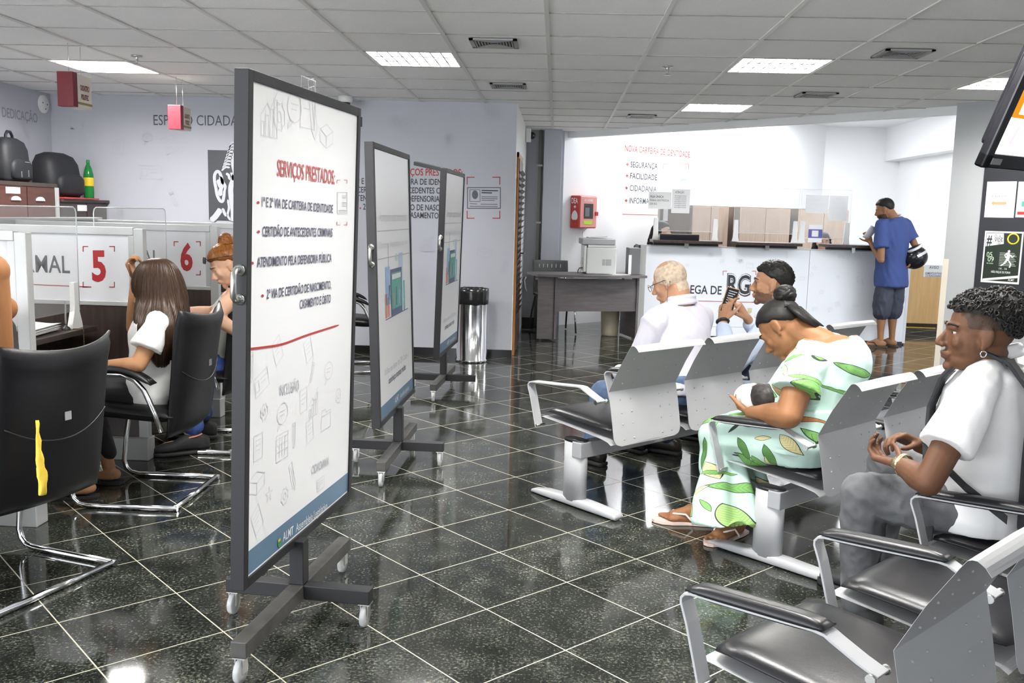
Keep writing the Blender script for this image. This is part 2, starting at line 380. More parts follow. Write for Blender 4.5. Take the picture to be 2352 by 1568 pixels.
# ceiling tiles (lay-in, each a hair out of level), openings where fixtures sit
rnd = random.Random(4)
mb = MB(); bars = MB()
x_l, s12 = -4.94, 12.03
cells = set(FIX)
for i in range(-6, 15):
    for j in range(-14, 10):
        if (i, j) in cells: continue
        x0, y0 = TX0+i*TILE, TY0+j*TILE; x1, y1 = x0+TILE, y0+TILE
        if x0+y0 > s12: continue
        d = [rnd.uniform(0, .0035) for _ in range(4)]
        mb.add([(x0, y0, CEIL+d[0]), (x1, y0, CEIL+d[1]), (x1, y1, CEIL+d[2]), (x0, y1, CEIL+d[3]), (x0, y0, CEIL+.02), (x1, y0, CEIL+.02), (x1, y1, CEIL+.02), (x0, y1, CEIL+.02)],
               [(0, 1, 2, 3), (4, 5, 6, 7), (0, 1, 5, 4), (1, 2, 6, 5), (2, 3, 7, 6), (3, 0, 4, 7)])
def clip(o, extra=None):
    bm = bmesh.new(); bm.from_mesh(o.data)
    for co, no in [((-4.94, 0, 0), (-1, 0, 0)), ((s12/2, s12/2, 0), (1, 1, 0))]:
        g = bm.verts[:]+bm.edges[:]+bm.faces[:]; bmesh.ops.bisect_plane(bm, geom=g, plane_co=co, plane_no=V(no).normalized(), clear_outer=True)
    bm.to_mesh(o.data); bm.free()
o = struct(mb.build('ceiling', m_ceil)); clip(o)
tb = MB(); tg = MB()
for i in range(-6, 16): tb.bb(TX0+i*TILE-.012, TX0+i*TILE+.012, TY0-14*TILE, TY0+10*TILE, CEIL-.005, CEIL+.001)
for j in range(-14, 11): tg.bb(TX0-6*TILE, TX0+15*TILE, TY0+j*TILE-.004, TY0+j*TILE+.004, CEIL-.003, CEIL+.001)
clip(struct(tb.build('trim_1', m_tbar))); clip(struct(tg.build('trim_2', m_tgap)))
# walls
wall_left = struct(MB().bb(-5.06, -4.94, 2.2, 9.1, 0, CEIL+.03).build('wall_left', m_wall))  # stops short near the camera, leaving an added opening for world light
wall_back = struct(MB().bb(-5.06, -.414, 9.0, 9.1, 0, CEIL+.03).build('wall_back', m_wall))
struct(MB().bb(-1.2, 9.0, -3.12, -3.0, 0, CEIL+.03).build('wall_blocker_front', m_greywood)); struct(MB().bb(9.0, 9.12, -3.1, 3.4, 0, CEIL+.03).build('wall_blocker_end', m_wall))  # unseen walls added to block world light; front kept dark to limit bounce
wall_ret = struct(MB().bb(-.52, -.41, 9.006, 11.8, 0, CEIL+.03).build('wall_passage', m_trimw))
wall_rear = struct(MB().bb(-.6, .06, 11.75, 11.87, 0, CEIL+.03).build('wall_rear', m_wall))
c45 = math.sqrt(.5)
R45 = Euler((0, 0, PI/4)).to_matrix(); Rm45 = Euler((0, 0, -PI/4)).to_matrix()
L = 4.55*math.sqrt(2)
wall_text = struct(MB().box((V((0, 11.8, 1.5))+V((c45, c45, 0))*L/2+V((-c45, c45, 0))*.06), (L, .12, 3.0), R45).build('wall_office', m_wallw))
wall_far = struct(MB().bb(4.3, 5.9, 16.3, 16.42, 0, 3).build('wall_far', m_wallw))
wall_side = struct(MB().bb(5.75, 5.9, 8.5, 16.4, 0, 3).build('wall_side', m_wallw))
struct(MB().bb(5.5, 5.75, 8.4, 16.3, 2.45, 3.0).build('trim_beam', m_wallw))
o = MB(); o.add([(-.2, 12.1, 3.0), (3.6, 8.4, 3.0), (5.9, 8.4, 3.0), (5.9, 16.4, 3.0), (4.3, 16.4, 3.0)], [(0, 1, 2, 3, 4)]); o.add([(-.2, 12.1, 3.05), (3.6, 8.4, 3.05), (5.9, 8.4, 3.05), (5.9, 16.4, 3.05), (4.3, 16.4, 3.05)], [(0, 1, 2, 3, 4)])
struct(o.build('ceiling_office', m_wallw))
fl = 3.85*math.sqrt(2)
struct(MB().box((V((-.1, 12.16, 2.69))+V((c45, -c45, 0))*fl/2), (fl, .08, .66), Rm45).build('trim_fascia', m_wallw))
LR = 8.0
wall_right = struct(MB().box(V((3.40, 8.36, (CEIL+.03)/2))+V((c45, -c45, 0))*LR/2+V((c45, c45, 0))*.07, (LR, .14, CEIL+.03), Rm45).build('wall_right', m_wallg))
struct(MB().box(V((3.40, 8.36, .55))+V((c45, -c45, 0))*.02+V((-c45, -c45, 0))*.0015, (.05, .003, 1.1), Rm45).build('trim_corner', m_cream))
PB = (V((0, 8.998, 0)), V((0, -1, 0)))
PT = (V((0, 11.8, 0)), V((c45, -c45, 0)))
PR = (V((3.40, 8.36, 0)), V((-c45, -c45, 0)))
struct(MB().bb(-4.94, -.405, 8.985, 9.0, 0, .075).build('baseboard_back', mat('granite_skirting', (.012, .012, .012), .15)))
struct(MB().bb(-.41, -.2, 11.735, 11.75, 0, .1).build('baseboard_rear', m_black))
struct(MB().bb(-4.94, -4.93, 0, 9.0, 0, .075).build('baseboard_left', m_black))
# pillar with pipes in the passage corner
struct(MB().bb(-.19, .03, 11.55, 11.75, 0, CEIL).build('wall_pillar', m_wall, bevel=.006))
t = thing('wall_pipe', 'grey vertical pipe boxed against the pillar in the passage corner', 'pipe', (-.235, 11.7, 0))
MB().tube([(0, 0, 0), (0, 0, CEIL)], .022, 10).build('pipe', mat('taupe_pipe', (.30, .29, .26), .5), t)
b_ = MB(); [b_.bb(-.03, .03, -.028, .045, z-.012, z+.012) for z in (.6, 1.3, 2.0)]; b_.build('pipe_clip', m_bsteel, t)
# passage door with louvres
d1 = thing('door_1', None, None, (-.41, 9.14, 0)); struct(d1)
f = MB(); f.bb(0, .022, 0, .05, 0, 1.99); f.bb(0, .022, .95, 1.0, 0, 1.99); f.bb(0, .022, 0, 1.0, 1.94, 1.99); f.build('door_frame', m_doorframe, d1, bevel=.003)
lf = MB(); lf.bb(.002, .028, .06, .94, .03, 1.93); lf.build('door_leaf', m_darkwood, d1)
for k in range(22):
    pass
sl = MB()
for k in range(24): sl.bar((.04, .1, .42+k*.06), (.04, .9, .42+k*.06), .004, .05, up=(.7, 0, .7))
sl.build('louvre', m_darkwood, d1)
MB().tube([(.03, .86, .98), (.07, .86, .98), (.07, .76, .98)], .009, 8).build('door_handle', m_bsteel, d1)
# --- writing and drawings on the back wall
textpx('ESPAÇO CIDADANIA', (353, 287), (590, 289), 21, PB, m_grey5, wall_back, 0, 'wall_lettering')
textpx('II', (815, 291), (832, 291), 20, PB, m_ink, wall_back, .01, 'wall_lettering')
textpx('SERVIÇOS PRESTADOS:', (905, 402), (1062, 404), 14, PB, m_red, wall_back, .014, 'wall_lettering')
for s_, l_, r_, y_ in [('1ª E 2ª VIA DE CARTEIRA DE IDENTIDADE', 818, 1062, 422), ('CERTIDÃO DE ANTECEDENTES CRIMINAIS', 820, 1062, 442), ('ATENDIMENTO PELA DEFENSORIA PÚBLICA', 811, 1063, 461), ('2ª VIA DE CERTIDÃO DE NASCIMENTO,', 834, 1060, 481), ('CASAMENTO E ÓBITO', 934, 1058, 500)]:
    textpx(s_, (l_, y_), (r_, y_+3), 12, PB, m_ink, wall_back, .014, 'wall_lettering')
for x_, y_ in ((826, 476), (812, 436)): poly([(x_, y_), (x_+3, y_), (x_+3, y_+4), (x_, y_+4)], PB, m_red, wall_back, 'bullet')
def brackets(px0, py0, px1, py1, lx, plane, m, parent, w=2, name='red_corner_mark', lift=.001):
    mb = MB()
    for (x, y, sx, sy) in ((px0, py0, 1, 1), (px1, py0, -1, 1), (px0, py1, 1, -1), (px1, py1, -1, -1)):
        poly([(x, y), (x+sx*lx, y), (x+sx*lx, y+sy*w), (x, y+sy*w)], plane, m, None, name, lift, mb)
        poly([(x, y), (x+sx*w, y), (x+sx*w, y+sy*lx), (x, y+sy*lx)], plane, m, None, name, lift, mb)
    o = mb.build(name, m); 
    if parent: adopt(o, parent)
    return o
brackets(1072, 406, 1149, 502, 18, PB, m_red, wall_back, 2)
def outline(px0, py0, px1, py1, w, plane, mb, lift=.001):
    for q in ([(px0, py0), (px1, py0), (px1, py0+w), (px0, py0+w)], [(px0, py1-w), (px1, py1-w), (px1, py1), (px0, py1)], [(px0, py0), (px0+w, py0), (px0+w, py1), (px0, py1)], [(px1-w, py0), (px1, py0), (px1, py1), (px1-w, py1)]): poly(q, plane, None, None, '', lift, mb)
mb = MB(); outline(1073, 430, 1150, 479, 1.6, PB, mb); outline(1079, 435, 1103, 463, 1, PB, mb)
for (x0, x1, y, h) in [(1106, 1144, 436, 2.6), (1106, 1130, 441, 2.6), (1106, 1143, 451, 1.2), (1106, 1143, 455, 1.2), (1106, 1136, 459, 1.2), (1079, 1096, 467, 1.2), (1104, 1143, 468, 1.2), (1079, 1143, 473, 1.2)]: poly([(x0, y), (x1, y+.6), (x1, y+h+.6), (x0, y+h)], PB, None, None, '', .001, mb)
adopt(mb.build('identity_card_drawing', m_ink), wall_back)
mb = MB(); poly([(1091+7*math.cos(a*PI/8), 447+10*math.sin(a*PI/8)) for a in range(16)], PB, None, None, '', .0012, mb); adopt(mb.build('identity_card_face', m_grey5), wall_back)
xd, up = (1, 0, 0), (0, 0, 1)
D = []
for (k, px, py, s, a) in [('doc', 938, 318, .13, .5), ('doc', 1040, 275, .07, .1), ('cal', 1114, 272, .12, 0), ('folder', 1112, 350, .11, 0), ('book', 1096, 588, .12, 0), ('chart', 966, 578, .12, .05), ('gear', 1020, 330, .09, 0), ('pencil', 1150, 620, .1, -.5), ('doc', 965, 670, .1, .1), ('book', 165, 320, .2, 0), ('doc', 162, 295, .12, 0), ('doc', 385, 355, .12, .4), ('card', 322, 410, .15, 0), ('pencil', 400, 470, .12, .4), ('gear', 265, 505, .1, 0), ('bubble', 330, 330, .1, .2), ('folder', 1135, 765, .06, .7), ('doc', 258, 350, .1, -.2), ('star', 900, 290, .09, 0)]:
    p = AP(px, py, *PB); D.append((k, p.x, p.z, s, a))
doodles(D, (0, 8.998, 0), xd, up, m_doodle, wall_back, lw=.006)
# portrait panel on the back wall
pt = thing('wall_portrait', 'dark grey line-drawn portrait panel with a large ear on the back wall', 'picture', tuple(AP(512, 505, *PB)))
mb = MB(); a, b = AP(478, 341, *PB), AP(790, 509, *PB)
MB().bb(a.x-pt.location.x, b.x-pt.location.x, -.012, 0, 0, a.z-b.z).build('panel', m_poster2, pt)
PP = (V((0, 8.985, 0)), V((0, -1, 0)))
cur = MB(); m_pw = mat('pale_print', (.62, .63, .68), .5)
def stroke(pts, w, mb, plane, lift=.001):
    A_ = [AP(*p, *plane) for p in pts]; n = V(plane[1]); P = []
    for i in range(len(A_)-1):
        a, b, c, d = A_[max(i-1, 0)], A_[i], A_[i+1], A_[min(i+2, len(A_)-1)]
        for k in range(6):
            t = k/6; P.append(.5*((2*b)+(c-a)*t+(2*a-5*b+4*c-d)*t*t+(3*b-a-3*c+d)*t*t*t))
    P.append(A_[-1]); N = len(P); vs = []
    for i in range(N):
        d = (P[min(i+1, N-1)]-P[max(i-1, 0)]).normalized(); s = d.cross(n)*w/2*(1 if N < 8 else min(1, .35+min(i, N-1-i)/3)); vs += [P[i]-s+n*lift, P[i]+s+n*lift]
    mb.add(vs, [(2*i, 2*i+2, 2*i+3, 2*i+1) for i in range(N-1)])
stroke([(512, 424), (509, 408), (504, 396), (498, 394), (493, 402), (493, 416), (496, 432), (499, 448), (505, 460), (511, 462), (514, 452), (515, 438), (517, 428), (513, 420), (508, 410), (503, 408)], .030, cur, PP)
stroke([(501, 412), (505, 424), (509, 432), (506, 442), (510, 448)], .045, cur, PP)
for i in range(9): stroke([(509+i*2.2, 392-i*6.6), (518+i*1.8, 384-i*7.0), (528+i*1.7, 385-i*7.2)], .018, cur, PP)
stroke([(519, 398), (525, 402), (527, 409), (531, 412)], .025, cur, PP); stroke([(530, 396), (534, 404), (535, 414)], .022, cur, PP)
stroke([(541, 350), (536, 372), (540, 396), (536, 412), (530, 432), (532, 462), (536, 490), (534, 508)], .050, cur, PP)
stroke([(523, 458), (526, 476), (523, 494), (530, 506)], .022, cur, PP); stroke([(511, 478), (516, 490), (521, 496)], .03, cur, PP)
stroke([(484, 507), (494, 498), (503, 486), (507, 480)], .055, cur, PP)
adopt(cur.build('portrait_line_drawing', m_pw), pt)
# left wall writing
PL = (V((-4.938, 0, 0)), V((1, 0, 0)))
textpx('DEDICAÇÃO', (5, 268), (86, 282), 20, PL, mat('grey_wall_letters', (.27, .28, .32), .5), wall_left, .01, 'wall_lettering')
D = []
for (k, px, py, s, a) in [('book', 40, 330, .16, 0), ('pencil', 60, 310, .14, .6), ('doc', 8, 400, .14, 0)]:
    p = AP(px, py, *PL); D.append((k, p.y, p.z, s, a))
doodles(D, (-4.938, 0, 0), (0, 1, 0), up, m_doodle, wall_left, lw=.006)
# office wall writing
textpx('NOVA CARTEIRA DE IDENTIDADE:', (1435, 347), (1586, 362), 13, PT, m_red, wall_text, .014, 'wall_lettering')
for s_, l_, r_, y_, dy in [('SEGURANÇA', 1448, 1510, 384, 4), ('FACILIDADE', 1447, 1509, 410, 4), ('CIDADANIA', 1446, 1508, 438, 3), ('INFORMAÇÃO', 1445, 1512, 467, 2)]:
    textpx(s_, (l_, y_), (r_, y_+dy), 12, PT, m_ink if y_ < 430 else m_grey5, wall_text, .012, 'wall_lettering')
    mb = MB(); poly([(l_-10, y_-8), (l_-4, y_-8), (l_-4, y_-5), (l_-10, y_-5)], PT, None, None, '', .001, mb); poly([(l_-8.5, y_-10), (l_-5.5, y_-10), (l_-5.5, y_-3), (l_-8.5, y_-3)], PT, None, None, '', .001, mb); adopt(mb.build('plus_mark', m_redl), wall_text)
poly([(1429, 491), (1515, 493.2), (1515, 494.8), (1429, 492.6)], PT, m_redl, wall_text, 'red_rule')
brackets(1523, 376, 1582, 470, 12, PT, m_redl, wall_text, 1.4)
mb = MB(); outline(1525, 405, 1578, 440, 1, PT, mb); adopt(mb.build('certificate_drawing', mat('pale_teal_print', (.62, .78, .76), .5)), wall_text)
poly([(1562, 411), (1575, 410), (1575, 415), (1562, 416)], PT, m_bluepoly, wall_text, 'certificate_stamp')
# ================================================================ CEILING FITTINGS
G_L = 'recessed ceiling lights'
def light_fix(i, j, louvre, label):
    t = thing('ceiling_light', label, 'light', (TX0+(i+.5)*TILE, TY0+(j+.5)*TILE, CEIL))
    h = TILE/2-.006; hm = MB()
    for (x0, x1, y0, y1) in ((-h, h, -h, -h+.02), (-h, h, h-.02, h), (-h, -h+.02, -h, h), (h-.02, h, -h, h)): hm.bb(x0, x1, y0, y1, -.002, .085)
    hm.bb(-h, h, -h, h, .085, .09); hm.build('housing', m_white, t)
    if louvre:
        lv = MB()
        for k in range(1, 8): lv.bb(-h+.02+k*(2*h-.04)/8-.005, -h+.02+k*(2*h-.04)/8+.005, -h+.02, h-.02, .0, .045)
        for k in range(1, 3): lv.bb(-h+.02, h-.02, -h+.02+k*(2*h-.04)/3-.016, -h+.02+k*(2*h-.04)/3+.016, .0, .045)
        lv.build('louvre', m_bsteel, t)
    return t
LBL = ['wide bright ceiling light above the left wall, near the hanging signs', 'louvred ceiling light over the tall rolling boards', 'louvred ceiling light nearer of the two in line above the waiting benches', 'louvred ceiling light farther of the two, close to the office wall', 'louvred ceiling light at the right edge beside the hanging screen']
for n_, (i, j) in enumerate(FIX):
    light_fix(i, j, n_ > 0, LBL[n_] if n_ < 5 else 'louvred ceiling light over the near part of the hall')
    if n_ >= 5: [o for o in bpy.data.objects if o.name.startswith('ceiling_light')][-1]
for o in [o for o in bpy.data.objects if o.get('label') == 'louvred ceiling light over the near part of the hall']: o['group'] = 'unseen ceiling lights added over the near part of the hall'
def vent(x, y, label):
    t = thing('air_vent', label, 'vent', (x, y, CEIL)); h = .145; fm = MB()
    for (x0, x1, y0, y1) in ((-h, h, -h, -h+.025), (-h, h, h-.025, h), (-h, -h+.025, -h, h), (h-.025, h, -h, h)): fm.bb(x0, x1, y0, y1, -.012, -.003)
    fm.build('vent_frame', mat('vent_grey', (.36, .36, .355), .5), t)
    sm = MB()
    for k in range(6): 
        s = .03+k*.018
        for (x0, x1, y0, y1) in ((-h+s, h-s, -h+s, -h+s+.008), (-h+s, h-s, h-s-.008, h-s), (-h+s, -h+s+.008, -h+s, h-s), (h-s-.008, h-s, -h+s, h-s)): sm.bb(x0, x1, y0, y1, -.012+k*.001, -.006)
    sm.build('vent_slats', mat('vent_slat_grey', (.30, .30, .29), .45), t)
    MB().bb(-h+.02, h-.02, -h+.02, h-.02, -.0045, -.003).build('vent_duct', m_hole, t)
vent(-.42, 5.88, 'square air vent in the ceiling above the gap between boards and benches'); vent(-.43, 7.77, 'square air vent in the ceiling just in front of the back wall corner')
vent(2.08, 5.99, 'square air vent in the ceiling nearest the hanging screen'); vent(2.09, 7.95, 'square air vent in the ceiling above the standing man'); vent(.83, 9.86, 'square air vent in the ceiling above the writing on the office wall')
def sprinkler(x, y, l):
    t = thing('sprinkler_head', l, 'sprinkler', (x, y, CEIL)); MB().lathe([(0, 0), (.04, 0), (.038, -.008), (.014, -.012)], n=20).build('escutcheon', m_bsteel, t)
    MB().lathe([(.012, -.01), (.012, -.035), (.006, -.037), (.006, -.055), (.022, -.057), (.022, -.06), (0, -.06)], n=14).build('deflector', m_bsteel, t)
sprinkler(-3.0, 6.63, 'small sprinkler head in the ceiling beside the hanging signs'); sprinkler(.726, 6.66, 'small sprinkler head in the ceiling above the benches')
# dome cameras
p = AZ(803, 226, CEIL)
t = thing('dome_camera', 'white dome security camera on the ceiling above the tall board', 'camera', (p.x, 8.7, CEIL))
MB().lathe([(0, 0), (.066, 0), (.066, -.045), (.058, -.056), (.04, -.058)], n=28).build('camera_base', m_white, t)
MB().lathe([(.046, -.05), (.044, -.075), (.032, -.098), (.015, -.108), (0, -.11)], n=24).build('dome', m_glassdk, t)
p = V((-.395, 11.3, 2.33))
t = thing('dome_camera', 'dome security camera on a white wall box in the passage', 'camera', tuple(p))
MB().bb(-.01, .05, -.05, .05, -.08, .075).build('camera_box', m_white, t, bevel=.006)
MB().ell((.06, 0, 0), (.045, .045, .045)).build('dome', m_glassdk, t)
# hanging signs
def hsign(px0, py0, px1, py1, y0, yb, label):
    a = AY(px0, py0, y0); x = a.x; b = AX(px1, py0, x); L_ = b.y-y0; h = a.z-AY(px0, py1, y0).z
    t = thing('hanging_sign', label, 'sign', (x, y0, a.z-h))
    MB().bb(-.10, 0, 0, L_, 0, h).build('sign_box', m_cream, t, bevel=.003)
    MB().bb(-.104, .004, -.004, .055, -.003, h+.003).build('red_end_cap', m_maroon, t, bevel=.003)
    MB().bb(0, .002, .055, L_, .02, .035).build('gold_stripe', mat('ochre_stripe', (.30, .24, .12), .5), t)
    for k, s_ in enumerate(('CADASTRO', 'POLITEC')):
        q = text(s_, (x+.001, y0+.055+(L_-.055)/2, a.z-h*(.42+.27*k)-.012), (0, 1, 0), (0, 0, 1), .03, m_maroon, None, (L_-.055)*(.62 if k == 0 else .5), .03, 'sign_lettering', 'CENTER'); adopt(q, t)
    for yy in (.05, L_-.04):
        MB().tube([(-.05, yy, h), (-.05, yy, CEIL-t.location.z)], .0018, 5).build('suspension_wire', m_bsteel, t)
bpy.context.view_layer.update()
hsign(166, 165, 209, 243, 6.1, 0, 'red and cream hanging sign nearest the left wall, reading CADASTRO POLITEC')
hsign(414, 242, 438, 296, 7.6, 0, 'smaller red and cream hanging sign in front of the words on the back wall')
# round siren plate high on the left wall
p = AX(98, 239, -4.94)
t = thing('wall_siren', 'white oval plate with three holes high on the left wall corner', 'alarm', (-4.94, p.y, p.z))
Ry = Euler((0, PI/2, 0)).to_matrix()
MB().lathe([(.085, 0), (.085, .012), (.075, .02), (0, .022)], n=32, R=Ry).build('plate', m_white, t)
for (a, b) in ((-.035, .01), (.04, .0), (.01, -.045)): MB().lathe([(.006, .0215), (.006, .024), (0, .024)], c=(0, a, b), n=12, R=Ry).build('hole', m_hole, t)
# ================================================================ ROLLING BOARDS
LEAN = {}
def board(name, label, loc, rz, near, far, z0, z1, x0, lean=0.):
    """two-sided banner on a castored cross; local +Y runs along the panel, +X is the printed face"""
    t = thing(name, label, 'board', loc, rz, 'rolling information boards')
    for s in (-1, 1):
        for nm, c, d in (('base_arm', (0, s*.24, .105), (.05, .44, .05)), ('base_arm', (s*.14, 0, .105), (.23, .05, .05))):
            MB().box(c, d).build(nm, m_dust if d[1] > .2 else m_frame, t, bevel=.003)
        for c in ((0, s*.44), (s*.235, 0)):
            k = MB(); k.bb(c[0]-.02, c[0]+.02, c[1]-.02, c[1]+.02, .076, .08); k.bb(c[0]-.014, c[0]-.011, c[1]-.016, c[1]+.012, .03, .078); k.bb(c[0]+.011, c[0]+.014, c[1]-.016, c[1]+.012, .03, .078)
            kk = k.build('caster', m_bsteel, t)
            MB().lathe([(.012, -.009), (.034, -.009), (.036, -.005), (.036, .005), (.034, .009), (.012, .009)], c=(c[0], c[1]-.008, .036), n=24, R=Ry).build('wheel', m_clearwheel, kk)
    MB().bb(-.025, .025, -.025, .025, .13, z0+.02).build('post', m_frame, t, bevel=.003)
    w = .03
    for nm, a in (('side_rail', (near, near+w, z0, z1)), ('side_rail', (far-w, far, z0, z1))): MB().bb(x0-.022, x0+.022, a[0], a[1], a[2], a[3]).build(nm, m_frame, t, bevel=.002)
    for nm, a in (('top_rail', (near+w, far-w, z1-w, z1)), ('bottom_rail', (near+w, far-w, z0, z0+w))): MB().bb(x0-.022, x0+.022, a[0], a[1], a[2], a[3]).build(nm, m_frame, t, bevel=.002)
    MB().bb(x0-.012, x0+.016, near+w, far-w, z0+w, z1-w).build('panel', m_print, t)
    zc = 1.17; hd = MB(); ny = near-.001
    hd.tube([(x0, ny, zc+.042), (x0, ny-.025, zc+.042), (x0, ny-.038, zc+.032), (x0, ny-.038, zc-.032), (x0, ny-.025, zc-.042), (x0, ny, zc-.042)], .009, 10)
    for s in (-1, 1): hd.lathe([(.0, .006), (.016, .006), (.016, 0)], c=(x0, ny+.001, zc+s*.042), n=16, R=Euler((PI/2, 0, 0)).to_matrix())
    lab(hd.build('handle', m_bsteel, t), 'chromed grab handle')
    Rl = M.Rotation(math.radians(lean), 3, 'Y'); pv = V((x0, 0, z0)); LEAN[t.name] = (Rl, pv)
    for o in t.children:
        if o.name.split('.')[0] in ('side_rail', 'top_rail', 'bottom_rail', 'panel', 'handle'):
            for v in o.data.vertices: v.co = pv+Rl @ (v.co-pv)
    return t
def bplane(t, x):
    R = Euler(t.rotation_euler).to_matrix(); Rl, pv = LEAN[t.name]; return (t.location+R @ (pv+Rl @ (V((x, 0, pv.z))-pv)), R @ Rl @ V((1, 0, 0)))
B1 = board('rolling_board', 'large rolling white board nearest the camera, headed SERVIÇOS PRESTADOS', (-.838, 2.985, 0), -math.radians(6.6), -.405, .548, .262, 1.765, -.028, 1.4)
p1 = bplane(B1, -.011)
B2 = board('rolling_board', 'middle rolling board of three with the green tablet picture', (-.842, 5.0, 0), -math.radians(1.3), -.46, .53, .30, 1.72, -.026, -1.8)
p2 = bplane(B2, -.009)
B3 = board('rolling_board', 'farthest rolling board, narrow-looking, beside the steel bin', (-.858, 7.19, 0), -math.radians(2.5), -.47, .47, .325, 1.706, .02, 1.4)
p3 = bplane(B3, .037)
# board 1 print
def pbrd(t, x, y, z, lift=.001): return t.matrix_basis @ V((x+lift, y, z))
def bquad(t, x, y0, y1, z0, z1, m, name, lift=.0008):
    Rl, pv = LEAN[t.name]; mb = MB(); mb.add([pv+Rl @ (V(q)-pv) for q in ((x+lift, y0, z0), (x+lift, y1, z0), (x+lift, y1, z1), (x+lift, y0, z1))], [(0, 1, 2, 3)]); return mb.build(name, m, t)
bpy.context.view_layer.update()
X1 = -.012
pan = [o for o in B1.children if o.name.startswith('panel')][0]
bquad(B1, X1, -.375, .518, .298, .372, m_bluef, 'blue_footer')
UPB = p1[1].cross(V((math.sin(math.radians(6.6)), math.cos(math.radians(6.6)), 0))).normalized()
T = lambda *a, **k: textpx(*a, up=UPB, **k)
T('SERVIÇOS PRESTADOS:', (636, 403), (768, 423), 33, p1, m_redl, B1, .012, 'board_lettering')
T('1ª E 2ª VIA DE CARTEIRA DE IDENTIDADE', (601, 474), (764, 489), 20, p1, m_inkm, B1, .012, 'board_lettering')
T('CERTIDÃO DE ANTECEDENTES CRIMINAIS', (602, 542), (763, 543), 20, p1, m_inkm, B1, .016, 'board_lettering')
T('ATENDIMENTO PELA DEFENSORIA PÚBLICA', (590, 613), (761, 601), 20, p1, m_inkm, B1, .018, 'board_lettering')
T('2ª VIA DE CERTIDÃO DE NASCIMENTO,', (612, 686), (760, 662), 19, p1, m_inkm, B1, .016, 'board_lettering')
T('CASAMENTO E ÓBITO', (688, 709), (759, 694), 18, p1, m_inkm, B1, .014, 'board_lettering')
T('INCLUSÃO', (642, 909), (686, 895), 22, p1, m_inkl, B1, .01, 'board_lettering')
T('CIDADANIA', (715, 1089), (755, 1066), 17, p1, m_inkl, B1, .01, 'board_lettering')
T('ALMT', (649, 1244), (673, 1226), 18, p1, m_paper, B1, .008, 'board_lettering')
T('Assembleia Legislativa', (679, 1222), (751, 1168), 17, p1, m_paper, B1, .002, 'board_lettering')
mb = MB()
for x_, y_ in ((593, 465), (594, 532), (580, 604), (603, 679)): poly([(x_+3*math.cos(a*PI/5)-.5, y_+3.4*math.sin(a*PI/5)) for a in range(10)], p1, None, None, '', .001, mb)
adopt(mb.build('bullet', m_red), B1); mb = MB(); stroke([(563, 802), (600, 798), (648, 790), (700, 771), (740, 758), (778, 746)], .007, mb, p1); adopt(mb.build('red_rule', m_red), B1)
brackets(773, 413, 797, 517, 8, p1, m_redl, B1, 1)
mb = MB(); outline(774, 441, 797, 491, 1, p1, mb)
for y_ in (449, 453, 464, 468, 472, 482, 486): poly([(785 if y_ < 480 else 777, y_), (794, y_), (794, y_+1.5), (785 if y_ < 480 else 777, y_+1.5)], p1, None, None, '', .001, mb)
adopt(mb.build('identity_card_drawing', m_inkl), B1)
# crest and bar in the footer, small portrait at the top corner
mb = MB(); poly([(637, 1240), (644, 1235), (645, 1250), (641, 1257), (637, 1254)], p1, None, None, '', .0015, mb); adopt(mb.build('crest', mat('crest_green', (.05, .25, .10), .5)), B1)
mb = MB(); poly([(638, 1239), (643, 1235), (643, 1241), (638, 1245)], p1, None, None, '', .002, mb); adopt(mb.build('crest_gold', m_yellow), B1)
mb = MB(); poly([(571, 203), (576, 205), (580, 212), (580, 221), (571, 218)], p1, None, None, '', .0012, mb); adopt(mb.build('portrait_jacket', m_navy), B1)
mb = MB(); poly([(573, 192), (577, 193), (579, 198), (577, 207), (574, 206), (572, 198)], p1, None, None, '', .0016, mb); adopt(mb.build('portrait_face', mat('portrait_skin_print', (.70, .48, .38), .5)), B1)
mb = MB(); poly([(572, 190), (577, 189), (580, 194), (579, 198), (575, 194), (572, 198)], p1, None, None, '', .002, mb); adopt(mb.build('portrait_hair', m_ink), B1)
Bm = B1.matrix_basis.inverted()
D = []
for (k, px, py, s, a) in [('pencil', 573, 868, .075, 0), ('card', 588, 915, .07, .3), ('gear', 598, 970, .055, 0), ('bubble', 636, 985, .085, 0), ('doc', 583, 1060, .06, 0), ('cal', 634, 1062, .085, 0), ('book', 572, 1140, .09, 0), ('doc', 588, 1230, .06, .5), ('star', 610, 1158, .05, 0), ('gear', 645, 1165, .06, 0), ('pencil', 672, 1020, .07, 0), ('doc', 690, 950, .06, .1), ('chart', 710, 960, .07, 0), ('bubble', 745, 880, .08, 0), ('folder', 738, 990, .07, 0), ('doc', 705, 835, .06, .4), ('pencil', 712, 870, .06, -.4), ('gear', 770, 930, .06, 0), ('doc', 706, 1020, .06, .2), ('pencil', 672, 1120, .09, .4), ('card', 728, 1130, .05, 0), ('doc', 635, 840, .06, .5), ('pencil', 716, 300, .16, .25), ('doc', 690, 290, .12, 0), ('bubble', 660, 285, .11, 0), ('chart', 600, 310, .1, 0), ('book', 735, 330, .1, 0), ('gear', 627, 300, .09, 0)]:
    p = Bm @ AP(px, py, *p1); D.append((k, p.y, p.z-.262, s, a))
Rl, pv = LEAN[B1.name]
q = doodles(D, pv+Rl @ (V((X1, 0, .262))-pv), (0, 1, 0), Rl @ V((0, 0, 1)), m_inkf, None, lw=.003, lift=.0012); q.parent = B1
for ch in list(B1.children):
    pass
